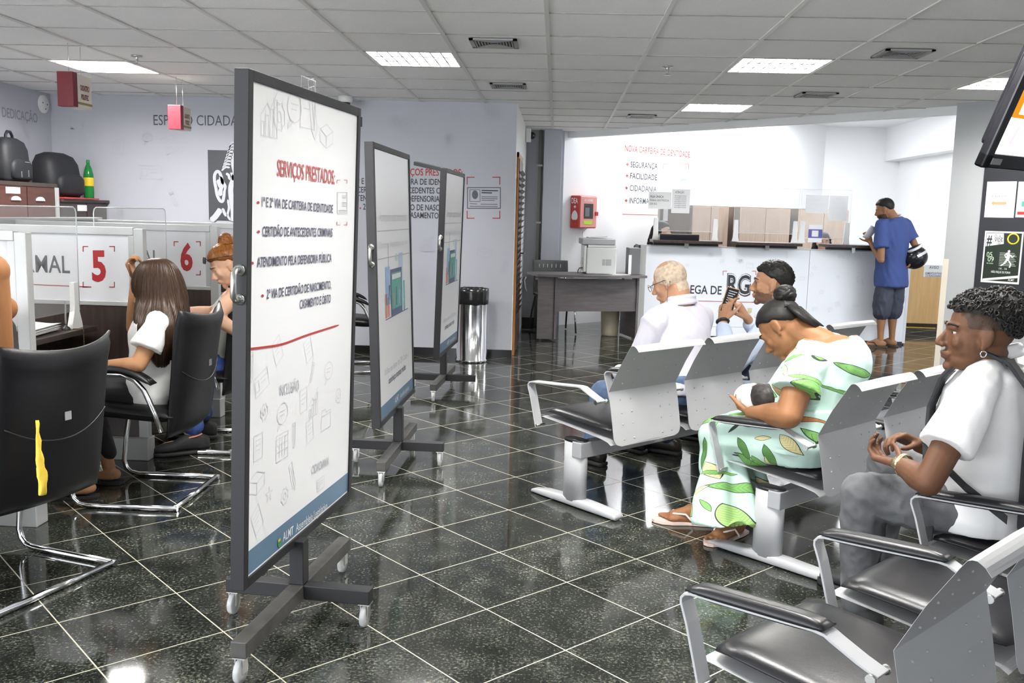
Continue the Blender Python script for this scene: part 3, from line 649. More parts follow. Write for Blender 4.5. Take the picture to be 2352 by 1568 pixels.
# boards 2 and 3: poster with a tablet picture
def poster23(t, pl, x, near, far, z0, k):
    W = far-near-.06; y0 = near+.03
    def R(a, b, c, d, m, nm, l=.0012): return bquad(t, x, y0+a*W, y0+b*W, z0+c, z0+d, m, nm, l)
    R(0, 1, .03, .10, m_bluef, 'blue_footer')
    o = t.matrix_basis
    Rl, pv = LEAN[t.name]
    def TX(s, a, b, z, h, m, bold=0): return text(s, o @ (pv+Rl @ (V((x+.001, y0+a*W, z0+z))-pv)), o.to_3x3() @ V((0, 1, 0)), o.to_3x3() @ Rl @ V((0, 0, 1)), h, m, t, (b-a)*W, bold, 'board_lettering')
    TX('ALMT', .40, .52, .05, .028, m_paper, .01); TX('Assembleia Legislativa', .56, .86, .05, .024, m_paper)
    TX('Utilize seu leitor de QR Code e', .14, .84, .245, .030, m_inkl); TX('conheça nossas redes', .24, .76, .185, .032, m_inkm, .01)
    TX('Acompanhe nossas transmissões', .10, .90, 1.035, .045, m_inkf if k else m_inkl)
    R(.03, .96, .985, .99, m_inkl, 'rule'); R(.03, .96, .845, .85, m_inkl, 'rule')
    TX('Câmara e Assembleia ao vivo', .06, .92, .90, .032, m_inkf)
    # picture: tablet, screens, plants and two helpers in plain shapes
    R(.20, .88, .525, .530, m_navy, 'picture_ground'); R(.22, .34, .60, .80, m_bluepoly, 'picture_tower'); R(.62, .74, .60, .86, mat('poster_pale_blue', (.62, .72, .88), .5), 'picture_tower')
    R(.36, .70, .53, .78, m_navy, 'tablet'); R(.385, .675, .565, .76, m_greenp, 'tablet_screen', .0018); R(.40, .66, .725, .752, m_paper, 'tablet_bar', .0024)
    for i in range(3): R(.43+i*.08, .455+i*.08, .58, .66+.02*(i % 2), (m_coral, m_navy, m_bluepoly)[i], 'small_figure', .0024)
    R(.20, .25, .535, .66, m_coral, 'picture_shape'); R(.27, .32, .535, .64, m_coral, 'picture_shape'); R(.74, .79, .53, .70, mat('poster_teal', (.15, .42, .42), .5), 'picture_shape'); R(.30, .35, .62, .70, m_greenp, 'picture_shape')
    R(.305, .32, .78, .92, m_inkl, 'picture_line'); R(.52, .57, .82, .86, mat('poster_mint', (.6, .78, .74), .5), 'picture_shape')
poster23(B2, p2, -.010, -.46, .53, .30, 1); poster23(B3, p3, .036, -.47, .47, .325, 0)
MB().bar((.05, -.45, 1.695), (-.27, .14, 1.765), .03, .03).build('wing_rail', m_frame, B3, bevel=.002)
# ================================================================ WAITING BENCHES
PIT = .562; SW = .485
def round_w(d, r, w0): return w0 if d >= r else w0-r+math.sqrt(max(0, r*r-(r-d)**2))
def bench(label, F, fa, n, pads, pitch=PIT, scl=1.):
    t = thing('waiting_bench', label, 'bench', (F[0], F[1], 0), math.radians(fa), 'grey steel waiting benches'); t.scale = (scl,)*3
    last = (n-1)*pitch+SW
    MB().bb(-.04, last+.02, -.07, -.01, .25, .325).build('beam', m_benchd, t, bevel=.004)
    for u in (.0, last-.02):
        lg = MB(); prof = []
        lg.loft([((u, 0, z), (1, 0, 0), (0, 1, 0), .036, .066) for z in (.03, .32)], 28, 0, 2.6)
        leg = lg.build('leg', m_bench, t)
        MB().loft([((u, 0, z), (1, 0, 0), (0, 1, 0), .0365, .0665) for z in (.318, .33)], 28, 0, 2.6).build('leg_cap', m_pad, leg)
        ft = MB(); secs = [((u, v, zz/2+.004), (1, 0, 0), (0, 0, 1), wd, zz/2) for v, zz, wd in ((-.29, .02, .03), (-.275, .034, .034), (-.1, .042, .036), (.05, .042, .036), (.2, .032, .035), (.28, .016, .028), (.292, .008, .016))]
        ft.loft(secs, 16, 0, 4); ft.build('foot', m_bench, t)
    for i in range(n):
        u0 = i*pitch; uc = u0+SW/2
        seat = [(.285, .372), (.275, .386), (.25, .395), (.1, .385), (-.05, .372), (-.15, .362), (-.2, .352), (-.222, .340)]
        def sf(a, b, uc=uc):
            k = (b+1)/2*(len(seat)-1); i0 = min(int(k), len(seat)-2); f_ = k-i0
            return (uc+a*SW/2, seat[i0][0]*(1-f_)+seat[i0+1][0]*f_, seat[i0][1]*(1-f_)+seat[i0+1][1]*f_)
        MB().shell(sf, 2, 21, .005, edge=40, smooth=False).build('seat', m_bench, t)
        def pf(a, b, uc=uc):
            v = .02+b*.235; cr = 1-.055*(a*a*b*b)**3; return (uc+a*(SW/2-.012)*cr, .02+(v-.02)*cr, .403+(v+.2)*.055+.010*(1-a*a)*(1-b*b)-.012*max(0, b-.6)**2*6)
        MB().shell(pf, 14, 14, .036, edge=10).build('seat_pad', m_pad, t)
        bk = [(-.245, .335), (-.237, .38), (-.215, .50), (-.195, .588), (-.25, .70), (-.31, .80), (-.320, .815), (-.334, .821), (-.352, .812), (-.366, .795)]
        ln = [0]
        for k in range(1, len(bk)): ln.append(ln[-1]+math.dist(bk[k], bk[k-1]))
        def bf(a, b, uc=uc):
            s = (b+1)/2*ln[-1]; k = max(j for j in range(len(ln)) if ln[j] <= s+1e-9); k = min(k, len(bk)-2); f_ = (s-ln[k])/(ln[k+1]-ln[k])
            return (uc+a*round_w(s, .05, SW/2), bk[k][0]*(1-f_)+bk[k+1][0]*f_, bk[k][1]*(1-f_)+bk[k+1][1]*f_)
        sc = MB().shell(bf, 2, 60, .006, edge=60, smooth=False)
        for (uu) in (.07, .14, .345, .415):
            for s in (.03, .10, .155, .215, .30, .37, .44):
                b = s/ln[-1]*2-1; p = V(bf(0, b)); q = V(bf(0, b+.01)); d = (q-p).normalized(); nrm = V((0, -d.z, d.y)) if -d.z < 0 else V((0, d.z, -d.y))
                nrm = V((0, -abs(d.z), d.y if d.z > 0 else -d.y))
                big = (int(uu*100) in (14, 34) and s in (.03, .155))
                sc.cap((u0+uu, p.y, p.z), V((u0+uu, p.y, p.z))+nrm*.0025, .0036 if not big else .005, .0036 if not big else .005, 8, 1)
        br = sc.build('backrest', [m_bench, m_benchd], t)
    for i in range(n+1):
        u = i*pitch-.038 if i < n else last+.038
        pth = [(.225, .352), (.27, .50), (.288, .545), (.288, .558), (.279, .569), (.262, .574), (.1, .585), (-.05, .597), (-.075, .595), (-.092, .587), (-.15, .563), (-.195, .548)]
        ar = MB().strap([(u, v, z) for v, z in pth], .048, .007, (1, 0, 0)).build('armrest', m_bench, t, bevel=.0015)
        if pads[i]:
            pd = MB().shell(lambda a, b, u=u: (u+a*.027, .1+b*.175, .594-(.1+b*.175-.1)*.072), 6, 20, .034, edge=6); pd.build('arm_pad', m_pad, ar)
        MB().tube([(u-.036, -.185, .545), (u-.030, -.185, .545), (u-.030, -.185, .545), (u+.030, -.185, .545), (u+.030, -.185, .545), (u+.036, -.185, .545)], [.011, .011, .006, .006, .011, .011], 10).build('bolt', m_bsteel, ar); MB().tube([(u-.028, .215, .365), (u+.028, .215, .365)], .005, 8).build('bolt', m_bsteel, ar)
    return t
bench('grey steel bench in the far row, its end armrest bare metal, old man seated', (.125, 4.366), 44, 4, [0, 1, 1, 1, 1], .552)
bench('grey steel bench in the middle row where the woman in the leafy dress sits', (.902, 3.712), 45.2, 4, [1, 1, 1, 1, 1], .562, .965)
bench('grey steel bench in the nearest row with three padded armrests showing', (.546, 1.877), 45.6, 3, [1, 1, 1, 1], .615, .96)
# ================================================================ VISITOR CHAIRS
def chair(label, loc, rz, rip=False):
    """black leather cantilever chair; local +X is forward"""
    t = thing('visitor_chair', label, 'chair', loc, rz, 'black cantilever visitor chairs')
    for s in (-1, 1):
        y = s*.265
        fr = MB().tube([(-.26, y, .0135), (.16, y, .0135), (.20, y, .022), (.225, y, .045), (.235, y, .08), (.215, y, .25), (.18, y, .45), (.15, y, .545), (.11, y, .60), (.05, y, .63), (-.02, y, .63), (-.08, y, .605), (-.12, y, .56), (-.16, y, .47), (-.195, y, .37)], .0125, 12)
        fr.build('frame_tube', m_chrome, t)
        ap = MB().shell(lambda a, b, y=y: (.02+b*.165-.02, y+a*.034, .652-.05*b*b+.012*b), 6, 16, .030, edge=5); ap.build('arm_pad', m_leather, t)
    MB().tube([(-.245, -.265, .0135), (-.245, .265, .0135)], .0125, 12).build('rear_crossbar', m_chrome, t)
    MB().tube([(.19, -.265, .39), (.19, .265, .39)], .009, 10).build('front_crossbar', m_chrome, t)
    MB().shell(lambda a, b: (.01+b*.245, a*.24, .43+.03*(b+1)/2*1.2-.05*max(0, b-.55)**2*4-.012*(1-a*a)), 16, 16, .085, edge=5).build('seat', m_leather, t)
    def bf(a, b):
        z = .335+(b+1)/2*.555+.035*a*a*(b+1)/2; k = (b+1)/2
        return (-.235-.10*k+.07*a*a*(.4+.6*k)-.02*max(0, b-.7)*3, a*(.235+.012*k), z)
    bk = MB().shell(bf, 20, 20, .06, edge=9).build('backrest', m_leather, t)
    MB().box((V(bf(0, .15))+V((-.033, 0, 0))), (.004, .028, .03)).build('maker_tag', m_bsteel, bk)
    sm = MB().tube([V(bf(a/10, .1-.25*(1-(a/10)**2)))+V((-.031, 0, 0)) for a in range(-9, 10)], .0025, 6); sm.build('seam', m_black, bk)
    return t
CH1 = chair('black visitor chair at the near left with its back turned, yellow cloth hanging behind it', (-1.99, 3.195, 0), PI-math.radians(18))
CH2 = dup(CH1, (-1.955, 4.30, 0), PI, 'black visitor chair occupied by the long-haired girl')
CH3 = dup(CH1, (-2.06, 5.30, 0), PI, 'black visitor chair under the red-haired woman')
CH4 = dup(CH1, (-1.90, 7.05, 0), PI, 'black visitor chair half hidden between the front and middle boards')
CH5 = dup(CH1, (-1.80, 8.05, 0), PI+.25, 'black visitor chair near the back wall behind the middle board')
yc = [AY(84, 965, 2.93), AY(88, 1010, 2.92), AY(93, 1060, 2.915), AY(98, 1105, 2.91), AY(97, 1135, 2.91)]
yy_ = []; rr_ = []
for k in range(20):
    t = k/19*4; i = min(int(t), 3); yy_.append(yc[i].lerp(yc[i+1], t-i)); rr_.append([.004, .007, .011, .014, .012][i]*(1-t+i)+[.004, .007, .011, .014, .012][i+1]*(t-i))
mb = MB(); mb.tube(yy_, rr_, 16)
mb.v = [(x+.006*noise.noise(V((x*90, y*90, z*30))), y+.006*noise.noise(V((x*70, y*90+5, z*30))), z) for x, y, z in mb.v]
tag(mb.build('yellow_cloth', m_yelcloth), 'yellow cloth hanging down behind the near left chair back', 'cloth')
# ================================================================ SERVICE BOOTHS
def partition(label, y, txt, num, px):
    t = thing('booth_partition', label, 'partition', (-2.2, y, 0), 0, 'numbered booth partitions'); xl = -1.35
    fm = MB(); fm.bb(-.055, 0, -.022, .022, .02, 1.262); fm.build('end_post', m_alu, t, bevel=.004)
    fm = MB(); fm.bb(xl, -.055, -.02, .02, 1.225, 1.268); fm.build('top_rail', m_alu, t, bevel=.003)
    fm = MB(); fm.bb(xl, -.055, -.02, .02, .845, .87); fm.build('bottom_rail', m_alu, t, bevel=.003)
    fm = MB(); fm.bb(-.085, -.055, -.016, .016, .87, 1.225); fm.build('inner_stile', m_alu, t)
    MB().bb(xl, -.055, -.008, .008, .87, 1.225).build('panel', m_panel, t)
    MB().bb(xl, -.055, -.014, .014, .12, .845).build('skirt', m_darkwood, t)
    MB().bb(-.36, .005, -.045, .045, 0, .125).build('foot_box', m_alu, t, bevel=.004)
    return t
Q5 = partition('white framed booth partition marked NORMAL 5 behind the girl', 4.9, '', '', 0)
Q6 = partition('white framed booth partition marked NORMAL 6 behind the red-haired woman', 6.0, '', '', 0)
QA = partition('nearest booth partition end post at the left picture edge', 3.8, '', '', 0)
Q7 = partition('booth partition farther along, hidden mostly by the boards', 7.1, '', '', 0)
def num_print(t, y, s, px, py0, py1, wpx, tl, tr, tb, bx, m_):
    pl = (V((0, y-.0085, 0)), V((0, -1, 0)))
    textpx(s, (px, py1), (px+wpx, py1), py1-py0, pl, m_rednum, t, .035, 'partition_number')
    brackets(*bx, 13 if s == '5' else 11, pl, m_rednum, t, 2)
    textpx('NORMAL', tl, tr, tb, pl, m_ink, t, .007, 'partition_lettering')
num_print(Q5, 4.9, '5', 212, 584, 643, 32, (-10, 622), (161, 627), 35, (190, 565, 264, 660), 0)
num_print(Q6, 6.0, '6', 415, 567, 619, 28, (224, 605), (367, 608), 30, (399, 554, 461, 632), 0)
pl = (V((0, 4.8915, 0)), V((0, -1, 0))); poly([(75, 652), (210, 658), (210, 660), (75, 654)], pl, m_rednum, Q5, 'red_rule')
# desks inside the booths
def desk(label, y0, y1):
    t = thing('booth_desk', label, 'desk', (-2.45, y0, 0), 0, 'dark desks in the service booths')
    MB().bb(-.62, 0, .02, y1-y0-.02, .712, .74).build('desk_top', m_darkwood, t, bevel=.002)
    MB().bb(-.30, -.27, .02, y1-y0-.02, .1, .712).build('modesty_panel', m_darkwood, t)
    return t
desk('dark desk in the nearest booth at the picture edge', 2.7, 3.78); desk('dark desk with white papers in booth five', 3.825, 4.86); desk('dark desk in booth six before the red-haired woman', 4.925, 5.96); desk('dark desk in the booth behind the boards', 6.025, 7.06)
o = MB(); o.bb(-3.62, -3.58, 2.6, 7.2, .0, 1.27); o.bb(-3.63, -3.57, 2.6, 7.2, 1.27, 1.285); tag(o.build('rear_partition', m_alu), 'long low partition with white cap behind the booths', 'partition')
def screen(label, y0, y1):
    t = thing('acrylic_screen', label, 'screen', (-2.5, y0, .74), 0, 'clear acrylic screens on the booth desks'); L_ = y1-y0; h = .628; r = .03; z0 = .09
    pts = [(0, z0), (L_, z0), (L_, h-r), (L_-.3*r, h-.3*r), (L_-r, h), (r, h), (.3*r, h-.3*r), (0, h-r)]
    mb = MB(); mb.prism(pts, (0, 0, 0), (0, 1, 0), (0, 0, 1), .004); mb.build('sheet', m_acryl, t)
    MB().tube([(-.002, y, z) for y, z in pts[1:]+pts[:1]], .003, 6).build('sheet_edge', m_edge, t)
    for yy in (.05, L_-.05):
        k = MB(); k.prism([(-.055, 0), (.055, 0), (.05, .025), (.026, .09), (.022, .12), (.02, .24), (-.02, .24), (-.022, .12), (-.026, .09), (-.05, .025)], (.012, yy, 0), (0, 1, 0), (0, 0, 1), .028); k.build('screen_foot', m_white, t, bevel=.002)
screen('clear acrylic screen on the booth five desk, white foot at its far end', 3.86, 4.765); screen('clear acrylic screen on the booth six desk before the red-haired woman', 4.95, 5.88); screen('clear acrylic screen on the nearest booth desk at the left edge', 2.8, 3.7)
# papers, tray and chained pen on the booth five desk
t = thing('paper_stack', 'thick stack of white paper on the booth five desk', 'paper', (-2.62, 4.45, .7405), .1)
for k in range(4): MB().shell(lambda a, b, k=k: (a*.11+.004*k, b*.15-.003*k, .008+k*.011+.004*math.sin(a*3+k)), 8, 8, .009, edge=30).build('paper_ream', m_paper, t)
t = thing('chained_pen', 'ball chain pen holder hanging over the edge of the booth five desk', 'pen', (-2.452, 4.70, .7405))
mb = MB(); mb.lathe([(.022, 0), (.02, .012), (.007, .02), (.006, .03)], c=(-.06, -.06, 0), n=16); mb.build('pen_base', m_black, t)
mb = MB(); mb.cap((-.06, -.06, .02), (-.055, -.065, .15), .005, .004, 10); mb.build('pen', m_bsteel, t)
mb = MB()
for k in range(34):
    p = V((-.05+.0026*k*1.0, -.04+.0012*k, .004)) if k < 22 else V((.0075, -.012, .002-.0085*(k-21)))
    mb.ell(p, (.0028,)*3, n=6)
mb.build('bead_chain', mat('brass_beads', (.35, .28, .14), .35, .7), t)
t = thing('table_pen', 'blue-capped pen standing on the booth six desk', 'pen', (-2.5, 5.25, .7405)); MB().cap((0, 0, .005), (.0, .0, .10), .005, .005, 8).build('pen_barrel', m_white, t); MB().cap((0, 0, .10), (-.006, 0, .135), .006, .005, 8).build('pen_cap', mat('blue_plastic', (.02, .04, .6), .35), t)
# ================================================================ LEFT CABINETS AND BAGS
t = thing('wall_cabinet', 'dark mahogany two-door cabinet against the left wall under the laptop backpack', 'cabinet', (-4.4, 7.0, 0))
MB().bb(-.52, -.02, 0, 1.07, 0, 1.52).build('cabinet_body', m_cabwood, t)
MB().bb(-.53, .0, -.01, 1.08, 1.52, 1.553).build('cabinet_top', m_darkwood, t)
for k, (a, b) in enumerate(((.0, .60), (.605, 1.03))):
    d_ = MB().bb(-.02, 0, a+.004, b-.004, .05, 1.515).build('door', m_cabwood, t, bevel=.002)
    c = .43 if k == 0 else .79
    hh = MB(); hh.prism([(math.cos(i*PI/10)*.065, math.sin(i*PI/10)*.035) for i in range(11)], (.012, c, 1.40), (0, 1, 0), (0, 0, 1), .012); hh.build('cup_handle', m_white, d_, bevel=.003)
MB().bb(0, .012, 1.03, 1.08, 0, 1.52).build('edge_strip', m_alu, t)
o = MB().bb(0, .002, .30, .50, 1.455, 1.505).build('paper_label', m_paper, t)
t = thing('wall_cabinet', 'lower dark brown cabinet in the corner under the soft black bag', 'cabinet', (-4.4, 8.11, 0))
MB().bb(-.5, -.02, 0, .86, 0, 1.40).build('cabinet_body', m_darkwood, t)
MB().bb(-.52, .02, -.01, .88, 1.40, 1.425).build('cabinet_top', m_cabwood, t)
for a, b in ((0, .47), (.475, .86)):
    d_ = MB().bb(-.02, 0, a+.004, b-.004, .05, 1.39).build('door', m_darkwood, t, bevel=.002); MB().bb(0, .01, b-.05, b-.03, 1.2, 1.23).build('lock', m_bsteel, d_)
MB().bb(0, .002, .30, .47, 1.32, 1.375).build('paper_label', m_paper, t)
o = MB().bb(-4.85, -4.36, 8.13, 8.75, 1.427, 1.441).build('red_folder', m_redcloth, bevel=.003); tag(o, 'flat red folder under the soft black bag on the corner cabinet', 'folder')
def pack(name, label, loc, rz, w_, d_, h_, strap_=True, slump=0):
    t = thing(name, label, 'bag', loc, rz)
    mb = MB(); mb.loft([((slump*z*z, 0, z*h_), (1, 0, 0), (0, 1, 0), d_*k, w_*k2) for z, k, k2 in ((0, .9, .92), (.08, 1, 1), (.45, 1, 1), (.75, .9, .97), (.92, .7, .82), (1, .35, .45))], 32, 0, 3.2); mb.build('bag_body', m_clothblk, t)
    mb = MB(); mb.loft([((d_*.78, 0, z*h_), (1, 0, 0), (0, 1, 0), d_*.45*k, w_*.8*k) for z, k in ((.05, .8), (.1, 1), (.4, 1), (.5, .8), (.53, .4))], 24, 0, 3.5); mb.build('front_pocket', m_clothblk, t)
    if strap_:
        MB().tube([(0, -.07, h_*.93), (0, -.062, h_*1.06), (0, -.03, h_*1.14), (0, .03, h_*1.14), (0, .062, h_*1.06), (0, .07, h_*.93)], .012, 10).build('carry_handle', m_clothblk, t)
        z_ = MB(); z_.bb(d_*1.21, d_*1.24, -.09, -.075, h_*.1, h_*.24); z_.bb(d_*1.21, d_*1.24, .05, .065, h_*.12, h_*.28); z_.build('zip_pull', m_bsteel, t)
        MB().bb(d_*1.2, d_*1.23, .0, .09, h_*.45, h_*.47).build('badge', m_bsteel, t)
    return t
pack('laptop_backpack', 'black laptop backpack with loop handle on top of the mahogany cabinet', (-4.58, 7.68, 1.554), .15, .24, .10, .36)
pack('soft_bag', 'slumped soft black bag between the laptop backpack and the green bottle', (-4.60, 8.45, 1.442), 0, .27, .14, .40, False, -.02)
t = thing('soda_bottle', 'green soda bottle with yellow label beside the soft black bag', 'bottle', (-4.50, 8.83, 1.426))
MB().lathe([(0, 0), (.035, 0), (.045, .01), (.046, .1), (.043, .14), (.046, .2), (.044, .24), (.03, .30), (.016, .335), (.014, .36), (0, .36)], n=24).build('bottle_body', m_green, t)
MB().lathe([(.0465, .13), (.0475, .135), (.0475, .205), (.0465, .21)], n=24).build('bottle_label', m_yellow, t); MB().lathe([(.016, .352), (.017, .376), (0, .377)], n=16).build('bottle_cap', mat('green_cap', (.02, .25, .05), .4), t)
# ================================================================ STEEL BIN
t = thing('waste_bin', 'tall polished steel waste bin with black liner by the back wall', 'bin', (-.775, 8.72, 0))
MB().lathe([(0, 0), (.15, 0), (.155, .01), (.155, .02), (.145, .03), (.145, .66), (.15, .675), (.143, .68), (.14, .6), (0, .1)], n=48).build('bin_body', m_steel, t)
mb = MB(); rr = random.Random(2); prof = [(.147, .545), (.151, .55), (.153, .60), (.154, .66), (.152, .69), (.145, .695), (.135, .68), (.13, .5)]; mb.lathe(prof, n=64)
mb.v = [(x*(1+.02*noise.noise(V((x*30, y*30, z*12)))), y*(1+.02*noise.noise(V((x*30, y*30, z*12+9)))), z+(.012*noise.noise(V((x*20, y*20, 3))) if z < .58 else .004*noise.noise(V((x*30, y*30, 5))))) for x, y, z in mb.v]; mb.build('bin_liner', m_bagp, t)
# ================================================================ PASSAGE DESK, PRINTER, WALL BOX
da = math.radians(16)
t = thing('office_desk', 'dark grey oak desk with bow-front top carrying the printer', 'desk', (.0, 10.33, 0), da)
# local +X runs along the desk front to the right, +Y to the back
tp = [(-.21, -.02)]+[(-.02+1.08*i/12, -.06-.10*math.sin(PI*i/12)) for i in range(13)]+[(1.08, .55), (-.21, .46)]
MB().prism(tp, (0, 0, .745), (1, 0, 0), (0, 1, 0), .028).build('desk_top', m_greywood, t, bevel=.002)
MB().bb(0, .025, 0, .52, .02, .717).build('side_panel', m_greywood, t); MB().bb(.965, .99, 0, .52, .02, .717).build('side_panel', m_greywood, t)
MB().bb(.025, .965, .02, .04, .33, .70).build('front_panel', m_greywood, t)
MB().bb(-.19, 0, .02, .04, .02, .717).build('end_panel', m_greywood, t)
mb = MB(); [mb.bb(x, x+.09, -.03, -.015, .70, .716) for x in (.12, .5, .62, .8)]; mb.build('under_bracket', m_alu, t)
MB().tube([(-.26, .3, .69), (-.29, .25, .66), (-.29, .2, .58), (-.275, .2, .54)], .005, 8).build('cable', mat('white_cable', (.7, .7, .7), .4), t)
bpy.context.view_layer.update()
t = thing('printer', 'bulky grey office printer on the passage desk', 'printer', (.47, 10.80, .7455), math.radians(4))
MB().bb(-.14, .20, -.22, .2, 0, .30).build('printer_body', m_printer, t, bevel=.012)
MB().bb(-.17, -.14, -.2, .18, .02, .32).build('rear_cover', m_white, t, bevel=.006)
MB().bb(-.20, .18, -.23, .2, .33, .40).build('scanner_lid', m_printerd, t, bevel=.012)
MB().bb(-.13, .19, -.22, .19, .30, .33).build('scanner_bed', m_printer, t, bevel=.006)
MB().bar((-.12, 0, .405), (.1, 0, .425), .26, .012).build('feeder_tray', m_printer, t, bevel=.004)
mb = MB()
for x in (.04, .08): mb.bb(x, x+.03+.03*(x > .05), -.2235, -.22, .10, .17)
for k in range(5): mb.bb(-.172, -.17, -.15+k*.06, -.11+k*.06, .05+.04*(k % 3), .08+.05*(k % 3))
mb.build('vent_slots', m_printerd, t)
MB().tube([(-.172, -.1, .06), (-.21, -.12, .06), (-.225, -.12, .03), (-.225, -.11, .003)], .005, 8).build('power_cable', m_black, t)
t = thing('paper_organiser', 'grey upright file holder with a paper sheet between printer and counter', 'organiser', (.86, 10.80, .7455), math.radians(4))
MB().bb(-.03, .10, -.06, .2, 0, .30).build('holder', mat('dark_grey_plastic', (.14, .145, .15), .5), t, bevel=.004); MB().bb(-.034, .0, -.065, -.061, .0, .22).build('paper_sheet', m_paper, t)
tag(MB().bar((.62, 10.55, .748), (.82, 10.62, .748), .13, .003).build('paper_sheet', m_paper), 'loose white sheet lying on the passage desk before the printer', 'paper')
# AED box on the diagonal wall
pA = AP(1306, 523, *PT); 
t = thing('defibrillator_box', 'red defibrillator wall box with window on the office wall', 'box', tuple(pA), -PI/4+PI/2)
# local: +X along wall to the right-away, -Y out of the wall
t.rotation_euler = (0, 0, PI/4)
MB().bb(.02, .34, -.16, 0, .0, .41).build('box_body', m_aed, t, bevel=.012)
MB().bb(.03, .33, -.172, -.16, .01, .40).build('box_door', m_aedl, t, bevel=.012)
mb = MB(); mb.bb(.09, .26, -.174, -.172, .12, .31); mb.build('window', m_glassdk, t); MB().bb(.11, .19, -.1755, -.174, .15, .26).build('device', mat('device_grey', (.16, .17, .19), .4), t)
MB().bb(.09, .25, -.1755, -.172, .05, .095).build('lime_label', m_lime, t); MB().bb(.30, .345, -.185, -.165, .16, .21).build('latch', m_aed, t)
tw = t.matrix_basis
q = text('ALARME', tw @ V((.09, -.173, .335)), tw.to_3x3() @ V((1, 0, 0)), (0, 0, 1), .028, m_paper, t, .16, .02, 'box_lettering')
q = text('DEA', tw @ V((.019, -.02, .31)), tw.to_3x3() @ V((0, -1, 0)), (0, 0, 1), .06, m_paper, t, .11, .015, 'box_lettering')
mb = MB(); mb.add([(.0185, -.06, .26), (.0185, -.10, .26), (.0185, -.10, .275), (.0185, -.06, .275)], [(0, 1, 2, 3)]); mb.add([(.0185, -.073, .248), (.0185, -.087, .248), (.0185, -.087, .287), (.0185, -.073, .287)], [(0, 1, 2, 3)])
mb.add([(.0185, -.08+.055*math.sin(k*PI/8)*(1), .165+.06*math.cos(k*PI/8)-.02*abs(math.sin(k*PI/8))) for k in range(16)], [list(range(16))]); mb.build('heart_symbol', m_paper, t)
MB().tube([(.24, -.1, 0), (.24, -.02, -.05), (.24, -.01, -.6)], .004, 6).build('cable', mat('grey_cable', (.5, .5, .52), .4), t)
# chairs at the passage desk
def task_chair(label, loc, rz):
    t = thing('stacking_chair', label, 'chair', loc, rz, 'grey plastic chairs at the passage desk')
    def bf(a, b): return (-.24+.05*a*a-.04*(b+1)/2, a*.22, .66+(b+1)*.095)
    bk = MB().shell(bf, 16, 8, .014, edge=8).build('backrest', mat('charcoal_plastic', (.10, .105, .11), .45), t)
    mb = MB()
    for k in range(6): p = V(bf(-.6+k*.24, .25)); mb.box(p+V((-.009, 0, 0)), (.004, .008, .05)); mb.box(p+V((.009, 0, 0)), (.004, .008, .05))
    mb.build('slot', m_paper, bk)
    MB().shell(lambda a, b: (.0+b*.21, a*.22, .45+.01*a*a), 8, 8, .02, edge=8).build('seat', bk.data.materials[0], t)
    for s in (-1, 1):
        MB().tube([(-.25, s*.19, .80), (-.22, s*.19, .5), (-.18, s*.2, .43), (.17, s*.2, .43), (.21, s*.21, .40), (.26, s*.23, .012)], .011, 8).build('leg', m_chrome if s > 0 else m_black, t)
        MB().tube([(-.1, s*.2, .43), (-.2, s*.22, .22), (-.27, s*.23, .012)], .011, 8).build('leg', m_black, t)
    return t
task_chair('grey slotted plastic chair behind the passage desk by the pillar', (-.02, 11.17, 0), -1.35)
t = thing('desk_bin', 'beige waste bin with dark liner under the passage desk', 'bin', (.66, 10.98, 0)); MB().lathe([(0, 0), (.095, 0), (.1, .02), (.115, .36), (.105, .36), (.09, .05), (0, .03)], n=28).build('bin_body', m_beige, t); MB().lathe([(.118, .30), (.12, .37), (.11, .38), (.1, .3)], n=28).build('bin_liner', m_bagp, t)
# ================================================================ COUNTER
YC = 10.95
t = thing('service_counter', 'long white printed reception counter reading ENTREGA DE RG', 'counter', (1.03, YC, 0)); CT = t
MB().bb(.02, 1.90, 0, .03, .035, 1.07).build('front_panel', m_counter, t, bevel=.002); MB().bb(1.905, 3.03, 0, .03, .035, 1.07).build('front_panel', m_counter, t, bevel=.002)
MB().bb(-.05, .02, -.005, .04, .02, 1.075).build('end_post', m_alu, t, bevel=.003); MB().bb(3.03, 3.06, -.002, .5, .02, 1.075).build('end_panel', m_panel, t)
MB().bb(-.05, 3.06, -.006, .04, 1.07, 1.082).build('top_edge', m_alu, t); MB().bb(.0, 3.05, .005, .025, 0, .035).build('plinth', m_black, t); MB().bb(-.07, -.05, .0, .5, .02, 1.075).build('end_side', m_black, t)
PC = (V((0, YC-.001, 0)), V((0, -1, 0)))
textpx('ENTREGA DE', (1532, 672), (1657, 676), 17, PC, m_ink, t, .014, 'counter_lettering'); textpx('RG', (1668, 675), (1723, 677), 40, PC, m_ink, t, .062, 'counter_lettering'); 
q = textpx('RG', (1670, 673.5), (1721, 675), 38.5, PC, m_counter, t, .046, 'counter_lettering'); 
for v in q.data.vertices: v.co.y -= .0012
q = textpx('RG', (1670.5, 673), (1720.5, 674.5), 37.5, PC, m_ink, t, .016, 'counter_lettering')
for v in q.data.vertices: v.co.y -= .0024
mb = MB(); poly([(1560, 689.2), (1735, 693.4), (1735, 694.8), (1560, 690.6)], PC, None, None, '', .001, mb); brackets(1660, 622, 1737, 694, 10, PC, m_red, t, 1.2); adopt(mb.build('red_rule', m_red), t)
poly([(1485, 746.5), (1740, 751), (1740, 752.4), (1485, 748)], PC, m_inkl, t, 'grey_rule')
mb = MB(); rr = random.Random(8); D = []
for k in range(60):
    x = rr.uniform(.1, 2.9); z = rr.uniform(.12, 1.0)
    if .2 < x < 1.25 and .3 < z < .78: continue
    D.append((rr.choice(list(ICON)), x, z, rr.uniform(.04, .065), rr.uniform(-.3, .4)))
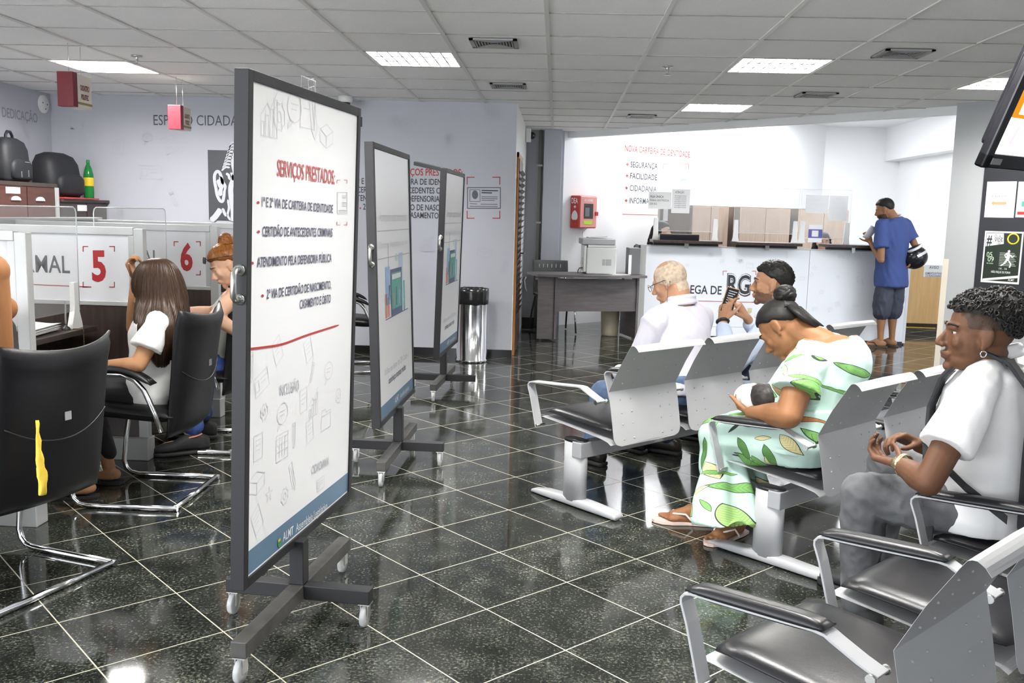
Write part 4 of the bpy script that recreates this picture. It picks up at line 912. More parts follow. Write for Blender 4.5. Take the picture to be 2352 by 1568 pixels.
q = doodles(D, (0, -.0005, 0), (1, 0, 0), (0, 0, 1), mat('counter_doodle_ink', (.70, .735, .80), .5), None, lw=.004); q.parent = t
textpx('GOVERNO', (1648, 719), (1700, 720), 8, PC, m_inkl, t, 0, 'counter_lettering'); poly([(1717, 707), (1727, 707), (1727, 716), (1722, 721), (1717, 716)], PC, mat('crest_print', (.55, .5, .3), .5), t, 'crest')
def shelf(px0, px1, label):
    a = AY(px0, 560, YC-.12).x; b = AY(px1, 570, YC-.12).x
    t = thing('counter_shelf', label, 'shelf', (a, YC-.02, 1.083), 0, 'dark shelves on the reception counter'); MB().bb(0, b-a, -.16, .26, .03, .062).build('shelf_board', m_darkwood, t, bevel=.002); MB().bb(.02, b-a-.02, .0, .05, 0, .03).build('shelf_riser', m_black, t); MB().bb((b-a)*.48, (b-a)*.54, -.02, .0, -.03, .03).build('shelf_bracket', m_bsteel, t)
    return a, b
SH = [shelf(1499, 1657, 'dark shelf at the left end of the reception counter under the black box'), shelf(1690, 1840, 'dark shelf in the middle of the reception counter'), shelf(1900, 2030, 'dark shelf at the right end of the counter beside the standing man')]
def cscreen(x0, x1, z0, z1, label):
    t = thing('counter_screen', label, 'screen', (x0, YC+.08, 1.146), 0, 'clear acrylic screens on the reception counter'); L_ = x1-x0
    pts = [(0, z0+.03), (.03, z0), (L_-.03, z0), (L_, z0+.03), (L_, z1), (0, z1)]; MB().prism(pts, (0, 0, 0), (1, 0, 0), (0, 0, 1), .004).build('sheet', m_acryl, t)
    MB().tube([(x, 0, z) for x, z in pts], .0025, 5, closed=True).build('sheet_edge', m_edge, t)
    for x in (.03, L_-.03): k = MB(); k.prism([(-.04, 0), (.04, 0), (.03, .05), (.022, .25), (-.022, .25), (-.03, .05)], (x, -.008, 0), (1, 0, 0), (0, 0, 1), .03); k.build('screen_foot', m_white, t, bevel=.003)
    return t
cscreen(SH[0][0]+.02, SH[0][1]-.02, .1, .62, 'clear counter screen at the left with two paper notices'); cscreen(SH[1][0], SH[1][1], .1, .62, 'clear counter screen in the middle with nothing on it'); cscreen(SH[2][0]-.27, SH[2][0]+.30, .06, .62, 'clear counter screen at the right with a blue card and two notices')
PS = (V((0, YC+.072, 0)), V((0, -1, 0)))
def notice(px, label, lines, m=m_paper, ink=m_grey5, big=False):
    a, b, c = AP(px[0], px[1], *PS), AP(px[2], px[1], *PS), AP(px[0], px[3], *PS)
    t = thing('paper_notice', label, 'notice', (a.x, YC+.073, c.z)); W, H_ = b.x-a.x, a.z-c.z
    MB().bb(0, W, -.0015, 0, 0, H_).build('sheet', m, t)
    for k, (s, x0, x1, z, h, bold) in enumerate(lines): text(s, V((a.x+x0*W, YC+.0715, c.z+z*H_)), (1, 0, 0), (0, 0, 1), h*H_, ink, t, (x1-x0)*W, bold, 'notice_lettering')
FU = [('FILA ÚNICA', .08, .66, .66, .11, .01), ('PARA ENTREGA', .08, .90, .45, .10, 0), ('DE RG', .08, .38, .24, .10, 0)]
AT = [('ATENÇÃO', .18, .66, .83, .08, .005)]+[('não entregamos documentos'[k % 3:20+k % 4], .16, .80, .70-.08*k, .045, 0) for k in range(7)]
notice((1490, 440, 1543, 479), 'paper notice FILA ÚNICA on the left counter screen', FU); notice((1544, 434, 1586, 489), 'paper notice ATENÇÃO beside FILA ÚNICA on the left counter screen', AT, m_paper, m_inkm)
notice((1852, 447, 1905, 489), 'pale paper notice FILA ÚNICA on the right counter screen', FU, m_paper, m_inkf); notice((1906, 449, 1949, 506), 'pale paper notice ATENÇÃO on the right counter screen', AT, m_paper, m_inkf)
a, b = AP(1858, 516, *PS), AP(1887, 557, *PS); t = thing('card_notice', 'blue and white card on the right counter screen', 'notice', (a.x, YC+.073, b.z)); W, H_ = b.x-a.x, a.z-b.z
MB().bb(0, W, -.0015, 0, 0, H_).build('card', m_paper, t); MB().bb(0, W, -.0022, -.0015, .25*H_, .75*H_).build('card_blue', mat('indigo_print', (.10, .10, .36), .5), t); MB().bb(.25*W, .72*W, -.003, -.0022, .33*H_, .68*H_).build('card_square', m_paper, t)
t = thing('counter_box', 'long black flat box on the left counter shelf in front of the clerk', 'box', (AY(1512, 556, YC).x, YC-.14, 1.146)); MB().bb(0, .45, 0, .16, 0, .062).build('box_body', m_tvb, t, bevel=.004); MB().bb(0, .45, .0, .16, .062, .07).build('box_lid', m_black, t, bevel=.003)
# cabinets behind the counter
def ocab(px0, px1, y, sidew, label, m_s, ztop):
    a = AY(px0, 480, y); rz = math.radians(26); n = V((math.sin(rz), -math.cos(rz), 0)); b = AP(px1, 480, a, n); W = (V((b.x, b.y, 0))-V((a.x, a.y, 0))).length
    t = thing('office_cabinet', label, 'cabinet', (a.x, a.y, 0), rz, 'wooden office cabinets behind the counter')
    MB().bb(0, W, .02, sidew, 0, ztop).build('cabinet_body', m_s, t)
    for k in (0, 1): d_ = MB().bb(k*W/2+.004, (k+1)*W/2-.004, 0, .02, .05, ztop-.01).build('door', m_lightwood, t, bevel=.002); MB().bb((.44 if k == 0 else .52)*W, (.46 if k == 0 else .54)*W, -.012, 0, .9, 1.0).build('door_handle', m_bsteel, d_)
    return t
ocab(1592, 1675, 12.7, .42, 'pale oak office cabinet at the left of the row behind the counter', m_browncab, 1.575); ocab(1702, 1817, 12.9, .42, 'pale oak office cabinet in the middle of the row behind the counter', m_browncab, 1.575); ocab(1836, 1951, 13.3, .42, 'pale oak office cabinet at the right of the row, by the blue card', m_browncab, 1.575)
a = AY(1513, 480, 12.5); b = AY(1588, 480, 12.55)
t = thing('filing_cabinet', 'dark brown cabinet side with a white tag behind the left clerk', 'cabinet', (a.x, 12.5, 0)); MB().bb(0, b.x-a.x-.04, -.2, .1, 0, 1.53).build('cabinet_body', m_browncab, t); MB().bb(.04, .10, -.203, -.2, 1.36, 1.52).build('white_tag', m_paper, t)
# swing gate with notice, dark desk beyond
a, b = AY(2087, 607, 12.3), AY(2190, 607, 12.3)
t = thing('swing_gate', 'honey wood half gate with a staff only notice right of the counter', 'gate', (a.x, 12.3, 0)); MB().bb(0, b.x-a.x, 0, .03, .12, .865).build('gate_leaf', m_orange, t); MB().bb(-.03, 0, -.01, .05, 0, .9).build('gate_post', m_panel, t)
s0, s1 = AY(2123, 608, 12.295), AY(2167, 637, 12.295); MB().bb(s0.x-a.x, s1.x-a.x, -.004, 0, s1.z, s0.z).build('notice_sheet', m_paper, t)
PG = (V((0, 12.295, 0)), V((0, -1, 0)))
for s_, x0, x1, y_, h in [('AVISO', 2134, 2156, 617, 6), ('SOMENTE ENTRADA', 2125, 2166, 629.5, 4), ('DE FUNCIONÁRIOS', 2126, 2165, 635.5, 4)]: textpx(s_, (x0, y_), (x1, y_+.5), h, PG, m_inkm, t, .01, 'notice_lettering')
tag(MB().bb(4.75, 5.7, 13.0, 13.6, 0, .7).build('low_desk', m_darkwood), 'dark low furniture seen under the honey wood gate', 'desk')
o = MB(); o.bar((4.55, 12.9, .003), (5.2, 12.86, .003), .03, .004); tag(o.build('floor_tape', m_yellow), 'yellow tape strip on the floor beyond the gate', 'tape')
# ================================================================ RIGHT WALL BOARD, POSTERS, SCREEN
def wr(px, py): return AP(px, py, *PR)
a = wr(2262, 390); bz0 = wr(2252, 695).z
R_ = V((c45, -c45, 0)); nR = V((-c45, -c45, 0))
t = thing('notice_board', 'black notice board on the grey right wall below the screen', 'board', (a.x+nR.x*.012, a.y+nR.y*.012, bz0), -PI/4)
MB().bb(0, 2.1, 0, .012, 0, wr(2262, 385).z-bz0).build('board_panel', mat('black_board', (.028, .03, .036), .35), t, bevel=.003)
MB().bb(.46, 1.3, 0, .012, -.7, -.005).build('lower_panel', mat('dark_maroon_paint', (.045, .012, .016), .4), t)
PQ = (V((3.40, 8.36, 0))+nR*.0125, nR)
def poster(p, label, m, name='poster'):
    a = AP(p[0], p[1], *PQ); c = AP(p[0], p[3], *PQ); b = AP(p[2], p[1], *PQ); L_ = (V((b.x, b.y, 0))-V((a.x, a.y, 0))).length
    t = thing(name, label, 'poster', (a.x, a.y, c.z), -PI/4); MB().bb(0, L_, -.001, .0005, 0, a.z-c.z).build('sheet', m, t); bpy.context.view_layer.update(); return t, L_, a.z-c.z
def ptext(t, s, x, z, w_, h, m, bold=0, l=.0012, nm='poster_lettering'):
    mw = t.matrix_basis; return text(s, mw @ V((x, -l, z)), mw.to_3x3() @ V((1, 0, 0)), (0, 0, 1), h, m, t, w_, bold, nm, 'LEFT', lift=.0006)
t, W, H_ = poster((2268, 417, 2336, 499), 'white ELEVADOR notice with orange arrow on the notice board', m_paper, 'elevator_notice')
ptext(t, 'ELEVADOR', .22*W, .56*H_, .48*W, .055*H_, m_grey5)
mb = MB(); mb.add([(x*W, -.0025, z*H_) for x, z in ((.2, .40), (.29, .47), (.29, .435), (.72, .435), (.72, .365), (.29, .365), (.29, .33))], [list(range(7))]); mb.build('orange_arrow', mat('orange_print', (.62, .33, .16), .5), t)
t, W, H_ = poster((2340, 417, 2420, 499), 'white leaflet with red band half cut off at the right picture edge', m_paper, 'leaflet')
MB().bb(.05*W, .9*W, -.003, -.001, .08*H_, .16*H_).build('red_band', m_red, t); MB().bb(.15*W, .6*W, -.003, -.001, .3*H_, .45*H_).build('picture', m_greenp, t)
t, W, H_ = poster((2263, 530, 2352, 648), 'dark event poster with a white running figure and 05 09 on the notice board', m_paper, 'event_poster')
MB().bb(.04*W, .96*W, -.002, -.001, .04*H_, .97*H_).build('poster_print', m_poster, t)
mb = MB(); mb.add([(x*W, -.003, z*H_) for x, z in ((.05, .70), (.52, .76), (.50, .96), (.05, .96))], [(0, 1, 2, 3)]); mb.build('white_flag', m_paper, t); mb = MB(); mb.add([(x*W, -.003, z*H_) for x, z in ((.05, .07), (.96, .17), (.96, .12), (.05, .03))], [(0, 1, 2, 3)]); mb.build('white_band', m_paper, t)
ptext(t, '#', .07*W, .73*H_, .14*W, .18*H_, m_ink, .02, .0036); ptext(t, 'QUALI', .27*W, .87*H_, .21*W, .06*H_, m_ink, 0, .0036); ptext(t, 'VIDE', .27*W, .80*H_, .22*W, .06*H_, m_ink, .01, .0036); ptext(t, '-SE', .33*W, .745*H_, .12*W, .04*H_, m_ink, 0, .0036)
m_pg = mat('pale_green_print', (.55, .75, .5), .5)
ptext(t, '05', .10*W, .50*H_, .15*W, .085*H_, m_pg, 0, .0026); ptext(t, '09', .14*W, .41*H_, .16*W, .085*H_, m_pg, 0, .0026); ptext(t, 'de maio', .12*W, .365*H_, .17*W, .025*H_, m_pg, 0, .0026)
ptext(t, '14 . 16', .46*W, .265*H_, .2*W, .035*H_, m_paper, 0, .0026); ptext(t, 'NÃO FIQUE DE FORA!', .26*W, .195*H_, .5*W, .035*H_, m_paper, .01, .0026); ptext(t, 'ALMT', .72*W, .055*H_, .16*W, .035*H_, m_paper, .01, .0042)
mb = MB(); [mb.bb(.44*W, (.88-.03*(k % 3))*W, -.0028, -.002, (.34+.03*k)*H_, (.352+.03*k)*H_) for k in range(9)]; mb.build('text_lines', mat('grey_print', (.35, .38, .34), .5), t)
mb = MB(); RUN = [[(.64, .63), (.68, .65), (.71, .63), (.70, .60), (.66, .59)], [(.62, .60), (.70, .59), (.71, .50), (.68, .44), (.62, .45)], [(.62, .59), (.56, .55), (.60, .49), (.62, .50), (.59, .55), (.63, .56)], [(.70, .57), (.78, .53), (.82, .55), (.82, .53), (.77, .50), (.70, .54)], [(.62, .47), (.67, .45), (.60, .38), (.50, .33), (.48, .345), (.56, .39)], [(.66, .46), (.70, .45), (.77, .38), (.74, .31), (.71, .31), (.73, .375)]]
for pg in RUN: mb.add([(x*W, -.0036, z*H_) for x, z in pg], [list(range(len(pg)))])
mb.build('running_figure', m_paper, t)
mb = MB(); mb.lathe([(.155*W, 0), (.155*W, .001), (.115*W, .001), (.115*W, 0)], c=(.75*W, -.003, .86*H_), n=32, R=Euler((PI/2, 0, 0)).to_matrix()); mb.build('yellow_ring', m_yellow, t)
# TV on a ceiling pole
A0 = AY(2255, 386, 3.7); e_ = V((.81, .586, 0)); n_ = V((.586, -.81, 0)); tl = math.radians(21)
Mx = M((e_, -n_, V((0, 0, 1)))).transposed() @ Euler((tl, 0, 0)).to_matrix()
t = thing('television', 'flat screen hung from the ceiling, tilted down, cut by the right picture edge', 'television', tuple(A0)); t.rotation_euler = Mx.to_euler()
Wt, Ht = .93, .57
MB().bb(.07, Wt-.07, .035, .10, .07, Ht-.06).build('back_shell', m_tvb, t, bevel=.02)
mb = MB(); [mb.bb(*q) for q in ((0, Wt, 0, .04, 0, .06), (0, Wt, 0, .04, Ht-.045, Ht), (0, .05, 0, .04, 0, Ht), (Wt-.05, Wt, 0, .04, 0, Ht))]; mb.build('bezel', m_tvb, t, bevel=.008)
MB().bb(.05, Wt-.05, .012, .02, .06, Ht-.045).build('screen', m_tsreen, t)
MB().bb(.05, .10, .010, .012, .20, Ht-.045).build('picture_band', m_tvy, t); MB().bb(.10, .16, .010, .012, .20, .215).build('picture_band', m_tvy, t)
mb = MB(); mb.bar((.125, .0095, .10), (.135, .0095, .17), .012, .002); mb.bar((.19, .0095, .07), (.19, .0095, .20), .05, .002); mb.build('picture_shape', m_tvp, t)
MB().bb(.045, .11, -.002, 0, .018, .042).build('label_plate', m_bsteel, t)
p = t.matrix_basis @ V((Wt/2, .12, Ht*.6))
pm = M.Identity(4); mb = MB(); mi = t.matrix_basis.inverted()
mb.tube([mi @ V((p.x, p.y, p.z)), mi @ V((p.x, p.y, CEIL))], .02, 12); mb.build('ceiling_pole', m_tvb, t)
# ================================================================ PEOPLE
def vox(mb, size, it, name, mats, parent, wr=None, matfn=None, sub=False):
    """merge overlapping volumes into ONE continuous skin"""
    o = mb.build(name, mats)
    r = o.modifiers.new('r', 'REMESH'); r.mode = 'VOXEL'; r.voxel_size = size; r.use_smooth_shade = True
    if it: s = o.modifiers.new('s', 'SMOOTH'); s.factor = .5; s.iterations = it
    bpy.context.view_layer.update()
    me = bpy.data.meshes.new_from_object(o.evaluated_get(bpy.context.evaluated_depsgraph_get()))
    old = o.data; o.modifiers.clear(); o.data = me; me.name = name; bpy.data.meshes.remove(old)
    me.materials.clear(); mats = mats if isinstance(mats, (list, tuple)) else [mats]
    for m in mats: me.materials.append(m)
    if wr:
        N = [v.normal.copy() for v in me.vertices]
        for v, n in zip(me.vertices, N): v.co += n*wr(v.co, n)
    me.polygons.foreach_set('use_smooth', [True]*len(me.polygons))
    me.polygons.foreach_set('material_index', [matfn(p.center) if matfn else 0 for p in me.polygons])
    if parent: adopt(o, parent)
    return o
def frame(f, u):
    f = V(f).normalized(); u = V(u); u = (u-f*u.dot(f)).normalized(); r = f.cross(u); return M((r, f, u)).transposed()
def wrk(amp, fr, st=(1, 1, .5), sharp=0):
    def w(co, n):
        p = V((co.x*fr*st[0], co.y*fr*st[1], co.z*fr*st[2])); a = noise.noise(p)+.5*noise.noise(p*2.1)
        if sharp: a = 1-abs(a)*2
        return amp*a
    return w
def head(mb, c, R, s=1., fem=0, ear=1):
    c = V(c)
    def E(p, r, rot=None): mb.ell(c+R @ (V(p)*s), [x*s for x in r], (R @ rot) if rot is not None else R, 20)
    def K(p, q, a, b): mb.cap(c+R @ (V(p)*s), c+R @ (V(q)*s), a*s, b*s, 12)
    E((0, -.014, .022), (.075, .094, .086)); E((0, .022, -.03), (.064, .066, .085)); E((0, .030, -.082), (.050-.004*fem, .054, .036))
    E((0, .076, -.104), (.019, .017, .017)); E((0, .070, .016), (.050, .020, .015)); K((0, .083, .004), (0, .108, -.034), .0075, .0115)
    for x in (-1, 1):
        E((x*.011, .098, -.040), (.009, .011, .008)); E((x*.036, .060, -.030), (.022, .020, .022))
        if ear:
            rt = Euler((.12, 0, x*.25)).to_matrix(); E((x*.076, -.008, -.012), (.007, .019, .031), rt); E((x*.080, -.016, -.006), (.006, .012, .024), rt); E((x*.074, .0, -.040), (.006, .009, .011))
    for x in (-1, 1): E((x*.031, .0685, .0085), (.0155, .0140, .0075)); E((x*.031, .0675, -.0085), (.0145, .0120, .0065))
    E((0, .092, -.0635), (.023, .010, .0068)); E((0, .089, -.0755), (.020, .0105, .0072)); E((0, .082, -.069), (.028, .012, .014))
m_eyew = mat('eye_white', (.42, .39, .36), .25); m_iris = mat('dark_iris', (.02, .012, .008), .1)
def face_region(c, R, s, kind):
    c = V(c); Ri = R.transposed()
    def fn(co):
        q = (Ri @ (V(co)-c))/s
        if q.length > .17: return 0
        if kind == 'beard': return 1 if (-.145 < q.z < -.050-.22*max(0, .05-q.y) and q.y > -.005 and not (abs(q.x) < .022 and -.082 < q.z < -.058) and abs(q.x)+q.y*.2 < .09) else 0
        if kind == 'fade': return 1 if (q.z > .012 and q.y < .050-.3*max(0, .05-q.z) and q.z > -.06-q.y*1.0) else 0
        if kind == 'grey': return 1 if (q.y < .055 and q.z > -.025+.55*max(0, q.y+.01) and not (q.z > .085 and q.y > -.035)) or (q.y < -.05 and q.z > -.075) else 0
        return 0
    return fn
def eyes(c, R, s, parent, browm=None, closed=False):
    for x in (-1, 1):
        p = V(c)+R @ (V((x*.031, .0668, .0))*s)
        mb = MB(); mb.ell(p, (.0115*s,)*3, R, 14)
        if not closed: mb.ell(p+R @ (V((x*.001, .008, -.0005))*s), (.0055*s, .0045*s, .0055*s), R, 10, 1)
        adopt(mb.build('eye', [m_eyew, m_iris]), parent)
        if browm:
            mb = MB(); mb.tube([V(c)+R @ (V((x*a, b, d))*s) for a, b, d in ((.014, .089, .020), (.028, .087, .025), (.042, .078, .024), (.052, .066, .018))], [.002*s, .0033*s, .003*s, .0015*s], 8); adopt(mb.build('eyebrow', browm), parent)
def hand(mb, w, d, n, side, curl=(.35, .4, .4, .45), s=1., thumb=(.55, .75, .35), tb=.3):
    """w wrist, d finger direction, n palm normal (fingers bend towards it), side = thumb side"""
    w, d, n = V(w), V(d).normalized(), V(n); n = (n-d*n.dot(d)).normalized(); sd = V(side); sd = (sd-d*sd.dot(d)-n*sd.dot(n)).normalized()
    K = []
    for i, x in enumerate((.031, .010, -.011, -.030)):
        k = w+d*((.088, .092, .088, .080)[i]*s)+sd*x*s; mb.cap(w+d*.012*s+sd*x*.55*s, k, .0150*s, .0115*s, 10); K.append(k)
    for i in range(3): mb.cap((w*.4+K[i]*.6), (w*.4+K[i+1]*.6), .0125*s, .0125*s, 10)
    for i, k in enumerate(K):
        a = 0; p = k; L_ = (.041, .046, .043, .034)[i]*s
        for j, (l, r0, r1) in enumerate(((1, .0092, .0085), (.62, .0085, .0078), (.5, .0078, .0068))):
            a += curl[i]*(1 if j else .9); v = d*math.cos(a)+n*math.sin(a)+sd*((1.5-i)*.05*max(0, 1-curl[i])); q = p+v.normalized()*L_*l; mb.cap(p, q, r0*s, r1*s, 10); p = q
    b = w+d*.022*s+sd*.024*s; t1 = (d*thumb[0]+sd*thumb[1]+n*thumb[2]).normalized(); q = b+t1*.045*s; mb.cap(b, q, .0135*s, .0108*s, 10)
    t2 = (t1+d*tb+n*tb*.6).normalized(); q2 = q+t2*.030*s; mb.cap(q, q2, .0106*s, .0096*s, 10); t3 = (t2+d*tb).normalized(); mb.cap(q2, q2+t3*.024*s, .0096*s, .0080*s, 10)
def foot(mb, an, d, s=1., toes=True):
    an = V(an); d = V((d[0], d[1], 0)).normalized(); sd = V((d.y, -d.x, 0)); z0 = an.z
    b = V((an.x, an.y, 0)); h = V((0, 0, 1)); base = z0-.075*s
    def P(f, x, z): return b+d*f*s+sd*x*s+h*(base+z*s)
    mb.cap(P(-.035, 0, .03), P(.04, 0, .045), .030*s, .036*s); mb.cap(P(.02, 0, .05), P(.12, 0, .026), .034*s, .020*s); mb.cap(P(-.02, -.01, .022), P(.125, -.022, .016), .024*s, .016*s); mb.cap(P(-.02, .01, .022), P(.125, .022, .018), .024*s, .018*s)
    if toes:
        for i, x in enumerate((.030, .010, -.006, -.021, -.034)): mb.cap(P(.125-.006*i, x*.95, .015), P(.178-.012*i, x*1.05, .011), (.0125 if i == 0 else .0095)*s, (.0105 if i == 0 else .0075)*s, 10)
    else: mb.cap(P(.12, .01, .018), P(.16, .005, .016), .03*s, .024*s)
def limb(mb, pts, rs):
    for i in range(len(pts)-1): mb.cap(pts[i], pts[i+1], rs[i], rs[i+1])
def arm(mb, sh, el, wr, s=1., k=1.):
    sh, el, wr = V(sh), V(el), V(wr); limb(mb, [sh, sh.lerp(el, .35), el], [.050*k, .047*k, .038*k]); limb(mb, [el, el.lerp(wr, .3), wr], [.038*k, .040*k, .026*(k*.5+.5)])
def leg(mb, hip, kn, an, k=1.):
    hip, kn, an = V(hip), V(kn), V(an); limb(mb, [hip, hip.lerp(kn, .4), kn], [.085*k, .076*k, .053*k]); ax = (an-kn)
    limb(mb, [kn, kn.lerp(an, .3), kn.lerp(an, .7), an], [.052*k, .054*k, .040*k, .034*k])
def torso(mb, pel, S, xh, xs, fwd, k=1., belly=0, infl=0., lo=-.10, top=True, neck=None):
    """pelvis centre to shoulder centre, cross sections"""
    pel, S = V(pel), V(S); ax = (S-pel).normalized(); secs = []
    for t, rx, ry, off in ((lo, .155, .112, 0), (.0, .160, .115, 0), (.28, .140, .102+belly*.5, belly*.5), (.5, .143, .108+belly, belly), (.75, .160, .115+belly*.3, .01), (.92, .165, .10, .005), (1.03, .135, .078, -.005), (1.10, .075, .058, -.01)):
        c = pel.lerp(S, t); x = V(xh).lerp(V(xs), max(0, min(1, t))).normalized(); f = V(fwd); f = (f-ax*f.dot(ax)); f = (f-x*f.dot(x)).normalized()
        secs.append((c+f*off, x, f, rx*k+infl, ry*k+infl))
    mb.loft(secs, 28, 0, 2.25)
def skin(name, col): return mat(name, col, .55, spec=.3, bump=.08, bscale=180, var=.10, vscale=9)
def hairmat(name, c1, c2, rough=.35, sc=(260, 260, 6)):
    m = wood(name, c1, c2, rough, sc); m.node_tree.nodes['Principled BSDF'].inputs['Specular IOR Level'].default_value = .28; return m
def cap_hair(name, c, R, s, mt, parent, front=.42, side=.08, back=-.5, thick=.08, amp=.012, fr=30, rad=(.077, .097, .089), n=56, off=(0, -.014, .024), shape=None):
    def fn(d):
        y = d.y
        if y > 0: th = side+(front-side)*min(1, max(0, (y-.15)/.5))
        else: th = side+(back-side)*min(1, max(0, -y/.55))
        k = (d.z-th)/.12; k = max(0, min(1, k+.5)); k = k*k*(3-2*k)
        t = thick*(shape(d) if shape else 1)
        return (.90+k*(.10+t))+k*amp*10*noise.noise(V((d.x*fr/6, d.y*fr/6, d.z*fr/6)))*.6
    mb = MB(); mb.ell(V(c)+R @ (V(off)*s), [x*s for x in rad], R, n, 0, fn)
    return adopt(mb.build(name, mt), parent)
UP = V((0, 0, 1))
m_hblk = hairmat('black_hair', (.005, .005, .005), (.020, .018, .017), .48)
m_denim = mat('blue_denim', (.075, .12, .21), .8, bump=.3, bscale=500, var=.3, vscale=10)
m_dkdenim = mat('dark_blue_trousers', (.020, .026, .05), .8, bump=.3, bscale=400)
m_gdenim = mat('grey_denim', (.085, .087, .092), .85, bump=.4, bscale=420, var=.45, vscale=7)
m_polo = mat('white_pique', (.70, .70, .70), .85, bump=.25, bscale=600)
m_sole = mat('dark_rubber', (.02, .02, .02), .6)
def shoe(an, d, m, parent, s=1., name='shoe'):
    an = V(an); d = V((d[0], d[1], 0)).normalized(); sd = V((d.y, -d.x, 0)); b = V((an.x, an.y, 0)); mb = MB()
    P = lambda f, x, z: b+d*f*s+sd*x*s+V((0, 0, z*s))
    mb.loft([(P(f, 0, z/2+.022), sd, UP, w_, z/2+.002) for f, w_, z in ((-.085, .012, .05), (-.075, .034, .07), (-.02, .040, .095), (.04, .042, .085), (.10, .048, .05), (.16, .046, .04), (.195, .030, .03), (.205, .010, .02))], 20, 0, 2.6)
    o = adopt(mb.build(name, m), parent)
    mb = MB(); mb.loft([(P(f, 0, .013), sd, UP, w_, .0125) for f, w_ in ((-.09, .015), (-.08, .037), (.0, .041), (.10, .051), (.165, .049), (.20, .033), (.212, .012))], 20, 0, 5); q = mb.build('sole', m_sole); adopt(q, o) if False else adopt(q, parent)
    return o
def sandal(an, d, m, ms, parent, s=1., base=0.):
    an = V(an); d = V((d[0], d[1], 0)).normalized(); sd = V((d.y, -d.x, 0)); b = V((an.x, an.y, 0)); P = lambda f, x, z: b+d*f*s+sd*x*s+V((0, 0, base+z*s))
    mb = MB(); out = [(-.075, 0), (-.065, .03), (-.02, .036), (.05, .036), (.12, .048), (.165, .042), (.195, .02), (.20, 0), (.19, -.022), (.155, -.042), (.11, -.046), (.05, -.034), (-.02, -.034), (-.065, -.028)]
    a = [P(f, x, .014) for f, x in out]; c = [P(f, x, .002) for f, x in out]; N = len(out)
    mb.add(a+c, [list(range(N))[::-1], list(range(N, 2*N))]+[(i, (i+1) % N, N+(i+1) % N, N+i) for i in range(N)]); o = adopt(mb.build('sandal', ms), parent)
    mb = MB()
    for x in (-1, 1): mb.tube([P(.135, .010, .02), P(.11, x*.022+.006, .045), P(.06, x*.036, .05), P(.03, x*.037, .02), P(.03, x*.036, .01)], .0042*s, 6)
    adopt(mb.build('sandal_strap', m), parent); return o

# ---------------------------------------------------------------- man in the white polo
rt = thing('person', 'person in white polo shirt and grey jeans seated in the nearest row, fiddling with hands', 'person', (1.42, 2.97, 0))
sk = skin('deep_brown_skin', (.110, .050, .026))
hc = AY(2247, 762, 2.92); HR = frame((-1, .20, -.02), (-.05, .02, 1)); pel = V((1.42, 2.98, .488)); S = V((1.40, 2.97, .915)); xs = V((.66, .75, 0)).normalized(); fw = V((-.75, .66, 0))
shL = AY(2240, 900, 2.81); shR = S+xs*.17; elL = AY(2132, 1108, 2.72); wrL = AY(2068, 1066, 2.92); elR = AY(2235, 1055, 3.12); wrR = AY(2112, 1022, 3.13)
hipL = pel-xs*.085; hipR = pel+xs*.085; knL = AY(1985, 1135, 3.06); anL = V((1.07, 3.08, .09)); knR = V((1.25, 3.40, .52)); anR = V((1.22, 3.38, .09))
mb = MB(); head(mb, hc, HR, 1.04); mb.cap(hc+HR @ V((0, -.03, -.06)), S+V((-.01, 0, .03)), .056, .068); torso(mb, pel, S, xs, xs, fw, .96)
arm(mb, shL, elL, wrL, 1, 1.06); arm(mb, shR, elR, wrR, 1, 1.06); leg(mb, hipL, knL, anL); leg(mb, hipR, knR, anR)
hand(mb, wrL, AY(2018, 1052, 3.0)-wrL, (.1, .3, 1), (.3, 1, .5), (.62, .7, .75, .8), 1.0, (.7, .5, .6), .4)
hand(mb, wrR, AY(2062, 1000, 3.11)-wrR, (-.2, -.4, -1), (-.3, -1, .0), (.65, .75, .8, .85), 1.0, (.8, .35, .6), .3)
vox(mb, .0048, 3, 'body', [sk, mat('faded_side_hair', (.045, .024, .014), .7, bump=.6, bscale=300)], rt, None, face_region(hc, HR, 1.04, 'fade')); eyes(hc, HR, 1.04, rt, m_hblk)
m_curl = mat('curly_black_hair', (.012, .010, .009), .65, bump=.6, bscale=300)
def afro(d): return max(0, d.z)*.55+.85*max(0, -d.y)*max(0, .55+d.z)+.10*max(0, d.y)*max(0, d.z)
def curlfn(d):
    y = d.y; th = .40+.10*min(1, max(0, (y-.1)/.5)) if y > 0 else .40-.75*min(1, -y/.6)
    k = max(0, min(1, (d.z-th)/.14+.5)); k = k*k*(3-2*k)
    return .9+k*(.10+.40*afro(d)), k
mbx = MB(); mbx.ell(hc+HR @ V((0, -.012, .022)), (.078, .099, .086), HR, 60, 0, lambda d: curlfn(d)[0]); rr = random.Random(3)
for _ in range(1500):
    d = V((rr.gauss(0, 1), rr.gauss(0, 1), rr.gauss(0, 1))).normalized(); q, k = curlfn(d)
    if k < .6: continue
    q *= 1+rr.uniform(-.02, .06); p = hc+HR @ (V((0, -.012, .022))+V((d.x*.078*q, d.y*.099*q, d.z*.086*q))); Rr = Euler((rr.uniform(0, 6), rr.uniform(0, 6), 0)).to_matrix(); r0 = rr.uniform(.005, .0075)
    mbx.tube([p+Rr @ V((math.cos(a*PI/3)*r0, math.sin(a*PI/3)*r0, a*.0006)) for a in range(6)], .0026, 5, True)
adopt(mbx.build('hair', m_curl), rt)
